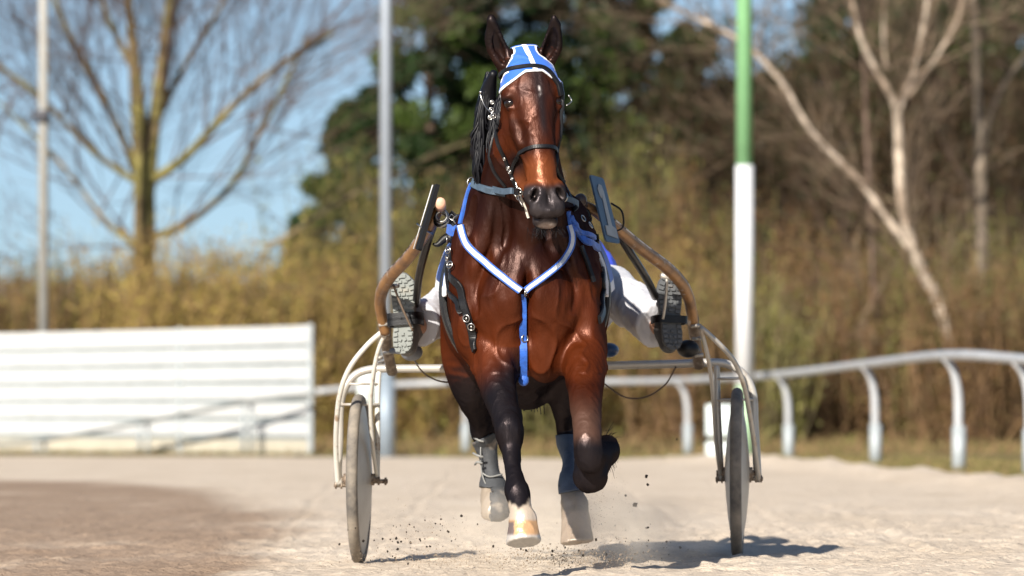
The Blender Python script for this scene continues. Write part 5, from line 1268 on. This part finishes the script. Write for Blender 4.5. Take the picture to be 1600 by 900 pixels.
# boots: soles towards the camera, toes up
def boot(cx, cy, tx, ty, hx_, hy_, Y, nrm, m_sole, m_up, ankle, knee, mirror, dark):
    toe, heel, = P(tx, ty, Y+.02), P(hx_, hy_, Y+.0); L_ = np.linalg.norm(toe-heel); v = (toe-heel)/L_
    n_ = np.array(nrm, float); n_ -= v*np.dot(n_, v); n_ /= np.linalg.norm(n_); u = np.cross(v, n_); u *= np.sign(u[0])
    B = thing('boot', None, None, tuple(heel-np.array(DR.location))); B.parent = DR
    def hw(t): return np.interp(t, [0, .03, .10, .22, .42, .62, .78, .90, .97, 1], [.010, .026, .038, .041, .037, .047, .051, .043, .026, .008])
    def bow(t): return mirror*.010*math.sin((t-.3)*3.1)
    ts = np.concatenate([np.linspace(0, .1, 8), np.linspace(.13, .87, 22), np.linspace(.9, 1, 8)])
    rightE = [heel+v*t*L_+u*(hw(t)+bow(t)) for t in ts]; leftE = [heel+v*t*L_+u*(-hw(t)+bow(t)) for t in ts[::-1]]
    O = np.array(rightE+leftE); m_ = len(O); mb = MB()
    mb.add(np.vstack([O, O-n_*.026, ]), [tuple(range(m_))[::-1], tuple(range(m_, 2*m_))]+[(i, (i+1) % m_, (i+1) % m_+m_, i+m_) for i in range(m_)])
    Rr = np.column_stack([u, v, n_])
    def lug(t, x, w_, h_, rot=0.):
        if t < .01 or t > .99: return
        c_, s_ = math.cos(rot), math.sin(rot); R2 = Rr @ np.array([[c_, -s_, 0], [s_, c_, 0], [0, 0, 1]])
        mb.box(heel+v*t*L_+u*(x+bow(t))+n_*.0035, (w_, h_, .008), R2)
    for t in np.linspace(.50, .93, 8):
        for s in (-1, 1): lug(t, s*(hw(t)-.0125), .021, .0125, s*(t-.62)*1.2)
    for j, t in enumerate(np.linspace(.52, .90, 8)):
        wmax = hw(t)-.026
        for x in ((-.012, .012) if j % 2 else (-.020, 0, .020)):
            if abs(x)+.007 < wmax+.004: lug(t, x, .0165, .0105)
    lug(.965, 0, .03, .012)
    for t in np.linspace(.045, .30, 5):
        for s in (-1, 1): lug(t, s*(hw(t)-.011), .018, .0125, -s*(t-.2)*1.5)
    for t, a_ in ((.10, .6), (.10, -.6), (.17, .5), (.17, -.5), (.24, 0)): lug(t, (.010 if a_ > 0 else (-.010 if a_ < 0 else 0)), .012, .010, a_)
    mb.torus(heel+v*.075*L_+n_*.003, .010, .003, 14, 6, n_)
    mb.build('sole', m_sole, B, False)
    ctr = heel+v*.5*L_; ff = Field(axis([(ctr[0]-.30, ctr[0]+.30, .0045)]), axis([(ctr[1]-.1, ctr[1]+.34, .0045)]), axis([(ctr[2]-.22, ctr[2]+.22, .0045)]))
    bk = -n_
    ff.tube(np.array([list(heel+v*.96*L_+bk*.04)+[.030, .022], list(heel+v*.80*L_+bk*.048)+[.046, .032], list(heel+v*.6*L_+bk*.058)+[.044, .042], list(heel+v*.38*L_+bk*.07)+[.038, .055], list(heel+v*.14*L_+bk*.06)+[.038, .050], list(heel+v*.06*L_+bk*.045)+[.032, .03]]), side=u, k=.02)
    a0 = heel+v*.26*L_+bk*.08; d = (knee-a0)/np.linalg.norm(knee-a0)
    ff.tube(np.array([list(a0)+[.042, .050], list(a0+d*.07+v*.01)+[.043, .046], list(a0+d*.15+v*.012)+[.048, .05]]), side=u, k=.03)
    ff.cut(ctr+bk*.024, n_, .26, .003)
    V, F, N3 = ff.mesh(1); V = V+N3*((fbm(V*22, 3, 80)-.5)*.006)[:, None]; obj('upper', V, F, m_up, B)
    # stirrup strap across the instep
    for t in (.40, .465) if not dark else (.40,):
        mb = MB(); c_ = heel+v*t*L_
        ring = [c_+u*a_+n_*b_ for a_, b_ in ((-.062, -.09), (-.066, -.03), (-.05, .010), (0, .014), (.05, .010), (.066, -.03), (.062, -.09))]
        ribbon(mb, ring, .030, .006, v); mb.build('stirrup_strap', M_lea, B)
    return B
M_sl = mat('grey_rubber_sole', (.20, .215, .20), .7, var=.12, vscale=20, grime=((.30, .28, .23), 14, .55)); M_up = mat('dusty_boot_leather', (.16, .16, .15), .6, c2=(.42, .38, .33), vscale=16, thr=(.5, .7), bump=.001)
M_sl2 = mat('shaded_rubber_sole', (.09, .095, .10), .7, var=.15, vscale=20, grime=((.32, .29, .26), 14, .6)); M_up2 = mat('shaded_boot_leather', (.06, .06, .06), .6, c2=(.15, .14, .13), vscale=16, thr=(.55, .75), bump=.001)  # darker copies for the second boot, the horse's shadow put into the colour
boot(629, 490, 625, 428, 632, 552, -.56, (-.22, -.95, .10), M_sl, M_up, an[0], kn[0], 1, False)
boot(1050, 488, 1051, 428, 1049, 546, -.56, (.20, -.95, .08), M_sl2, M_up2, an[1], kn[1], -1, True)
# reins from the driver's hands to the terrets
for i, s in ((0, -1), (1, 1)):
    mb = MB(); w = wr_[i]; ribbon(mb, [w+(0, -.08, 0), (.05+s*.08, -.5, 1.44), (.05+s*.075, -1.0, 1.53), (.05+s*.07, -1.42, 1.575), (.05+s*.12, -1.65, 1.50), P(741, 288, -1.80) if s < 0 else P(898, 322, -1.78)], .018, .004, (1, 0, 0), 8)
    mb.build('driving_rein', M_rein, HR)

# ================================================================== KICKED-UP SAND
g = np.random.default_rng(9)
def grains(n, cen, sd, r0, r1, seed):
    g = np.random.default_rng(seed); V = []; F = []; t = np.array([(1, 1, 1), (1, -1, -1), (-1, 1, -1), (-1, -1, 1)], float)*.6
    p = cen+g.normal(size=(n, 3))*sd; r = r0+(r1-r0)*g.random(n)**3
    A = t[None]*r[:, None, None]*(1+.5*g.normal(size=(n, 4, 1))*.5)
    q = g.normal(size=(n, 4)); q /= np.linalg.norm(q, axis=1)[:, None]; w, x, y, z = q.T
    Rm = np.stack([1-2*(y*y+z*z), 2*(x*y-z*w), 2*(x*z+y*w), 2*(x*y+z*w), 1-2*(x*x+z*z), 2*(y*z-x*w), 2*(x*z-y*w), 2*(y*z+x*w), 1-2*(x*x+y*y)], 1).reshape(n, 3, 3)
    A = np.einsum('nij,nkj->nki', Rm, A)+p[:, None]; o = (np.arange(n)*4)[:, None]
    return A.reshape(-1, 3), np.concatenate([o+np.array([f]) for f in ((0, 1, 2), (0, 3, 1), (0, 2, 3), (1, 3, 2))])
Vs, Fs, nn_ = [], [], 0
for n, px, py, Y, sd, r0, r1 in ((1500, 700, 872, -1.6, (.22, .3, .02), .0010, .0035), (1300, 870, 872, -1.9, (.13, .2, .020), .0010, .0042), (900, 945, 868, -1.3, (.12, .25, .03), .0010, .004), (420, 660, 840, -1.6, (.11, .2, .05), .0010, .003), (350, 780, 835, -1.8, (.22, .2, .06), .0008, .0025),
                              (260, 950, 780, -1.2, (.06, .15, .10), .0008, .0022), (260, 985, 650, -.9, (.12, .3, .16), .0006, .0016), (160, 1150, 560, -.9, (.35, .4, .25), .0005, .0012), (300, 925, 800, -1.3, (.03, .08, .07), .0008, .0026)):
    V, F = grains(n, P(px, py, Y), np.array(sd), r0, r1, n); V[:, 2] = np.maximum(V[:, 2], .002); Vs.append(V); Fs.append(F+nn_); nn_ += len(V)
tag(obj('sand_spray', np.concatenate(Vs), np.concatenate(Fs), mat('dry_sand_grain', (.42, .33, .24), .95, c2=(.20, .14, .09), vscale=9, thr=(.45, .6)), None, False), 'fine sand spraying up around the hooves', 'sand spray', kind='stuff')
cl = []
for i in range(110):
    if i < 55: p = P(640+75*g.normal()*.7, 838+17*g.normal(), -1.5+.3*g.normal()); k = 0
    elif i < 80: p = P(1010+45*g.normal(), 846+14*g.normal(), -.8+.3*g.normal()); k = 1
    elif i < 98: p = P(880+60*g.normal(), 858+10*g.normal(), -1.8+.2*g.normal()); k = 2
    else: p = P(960+60*g.normal(), 740+70*g.normal(), -.8+.3*g.normal()); k = 3
    p[2] = max(p[2], .01); cl.append((p, .0018+.0034*g.random()**2, k))
cl += [(P(992, 789, -.8), .009, 4), (P(1010, 744, -.7), .0062, 3), (P(1012, 757, -.7), .005, 3)]
CL = [('tiny dark clod of sand in the scatter right of the lit disc wheel', 'clods beside the left-hand wheel'), ('tiny dark clod of sand low over the shadow beside the shaded wheel', 'clods over the shadow'),
      ('tiny dark clod of sand close under the two lowest hooves', 'clods under the hooves'), ('tiny dark clod of sand in the air right of the folded foreleg', 'clods in the air'), ('largest dark clod of sand, airborne right of the reaching hind hoof', None)]
bm = bmesh.new(); bmesh.ops.create_icosphere(bm, subdivisions=2, radius=1)
V = np.array([v.co for v in bm.verts]); F = [[v.index for v in f.verts] for f in bm.faces]; bm.free()
V = V*(1+1.3*(vnoise(V*1.9+5, 3)-.5))[:, None]*np.array([1.1, .9, .85]); M_clod = mat('dark_damp_clod', (.07, .05, .035), .95, bump=.1, bscale=4)
c0 = None
for i, (p, r, k) in enumerate(cl):
    if c0 is None: c0 = obj('sand_clod', V, F, M_clod, None); o = c0
    else: o = c0.copy(); COL.objects.link(o)
    if 'group' in o: del o['group']
    tag(o, CL[k][0], 'clod', CL[k][1])
    o.location = p; o.scale = (r, r, r); o.rotation_euler = (g.random()*6, g.random()*6, g.random()*6)
# thin dust hanging low around the hooves
g = MB(); g.ball(P(895, 835, -.9), (.62, .95, .22), 32, 16)
M_dust = bpy.data.materials.new('sand_dust'); M_dust.use_nodes = True; t = M_dust.node_tree; t.nodes.clear()
o_ = t.nodes.new('ShaderNodeOutputMaterial'); pv = t.nodes.new('ShaderNodeVolumePrincipled'); pv.inputs['Color'].default_value = (.98, .90, .78, 1)
tc_ = t.nodes.new('ShaderNodeTexCoord'); nz = t.nodes.new('ShaderNodeTexNoise'); nz.inputs['Scale'].default_value = 5; nz.inputs['Detail'].default_value = 4
ml = t.nodes.new('ShaderNodeMapRange'); ml.inputs[1].default_value = .42; ml.inputs[2].default_value = .75; ml.inputs[3].default_value = 0; ml.inputs[4].default_value = 3.2
sep = t.nodes.new('ShaderNodeVectorMath'); sep.operation = 'SUBTRACT'; sep.inputs[1].default_value = (0, 0, 0)
ln = t.nodes.new('ShaderNodeVectorMath'); ln.operation = 'LENGTH'; sc_ = t.nodes.new('ShaderNodeMapping'); sc_.inputs['Scale'].default_value = (1/.62, 1/.95, 1/.22)
fo = t.nodes.new('ShaderNodeMapRange'); fo.inputs[1].default_value = 1; fo.inputs[2].default_value = .3; fo.inputs[3].default_value = 0; fo.inputs[4].default_value = 1
mu = t.nodes.new('ShaderNodeMath'); mu.operation = 'MULTIPLY'
t.links.new(tc_.outputs['Object'], nz.inputs['Vector']); t.links.new(nz.outputs['Fac'], ml.inputs[0]); t.links.new(tc_.outputs['Object'], sc_.inputs[0]); t.links.new(sc_.outputs[0], ln.inputs[0])
t.links.new(ln.outputs['Value'], fo.inputs[0]); t.links.new(ml.outputs[0], mu.inputs[0]); t.links.new(fo.outputs[0], mu.inputs[1]); t.links.new(mu.outputs[0], pv.inputs['Density']); t.links.new(pv.outputs[0], o_.inputs['Volume'])
tag(g.build('dust', M_dust, None, True, loc=tuple(P(895, 835, -.9))), 'thin pale dust hanging around the lowest hooves', 'dust', kind='stuff')
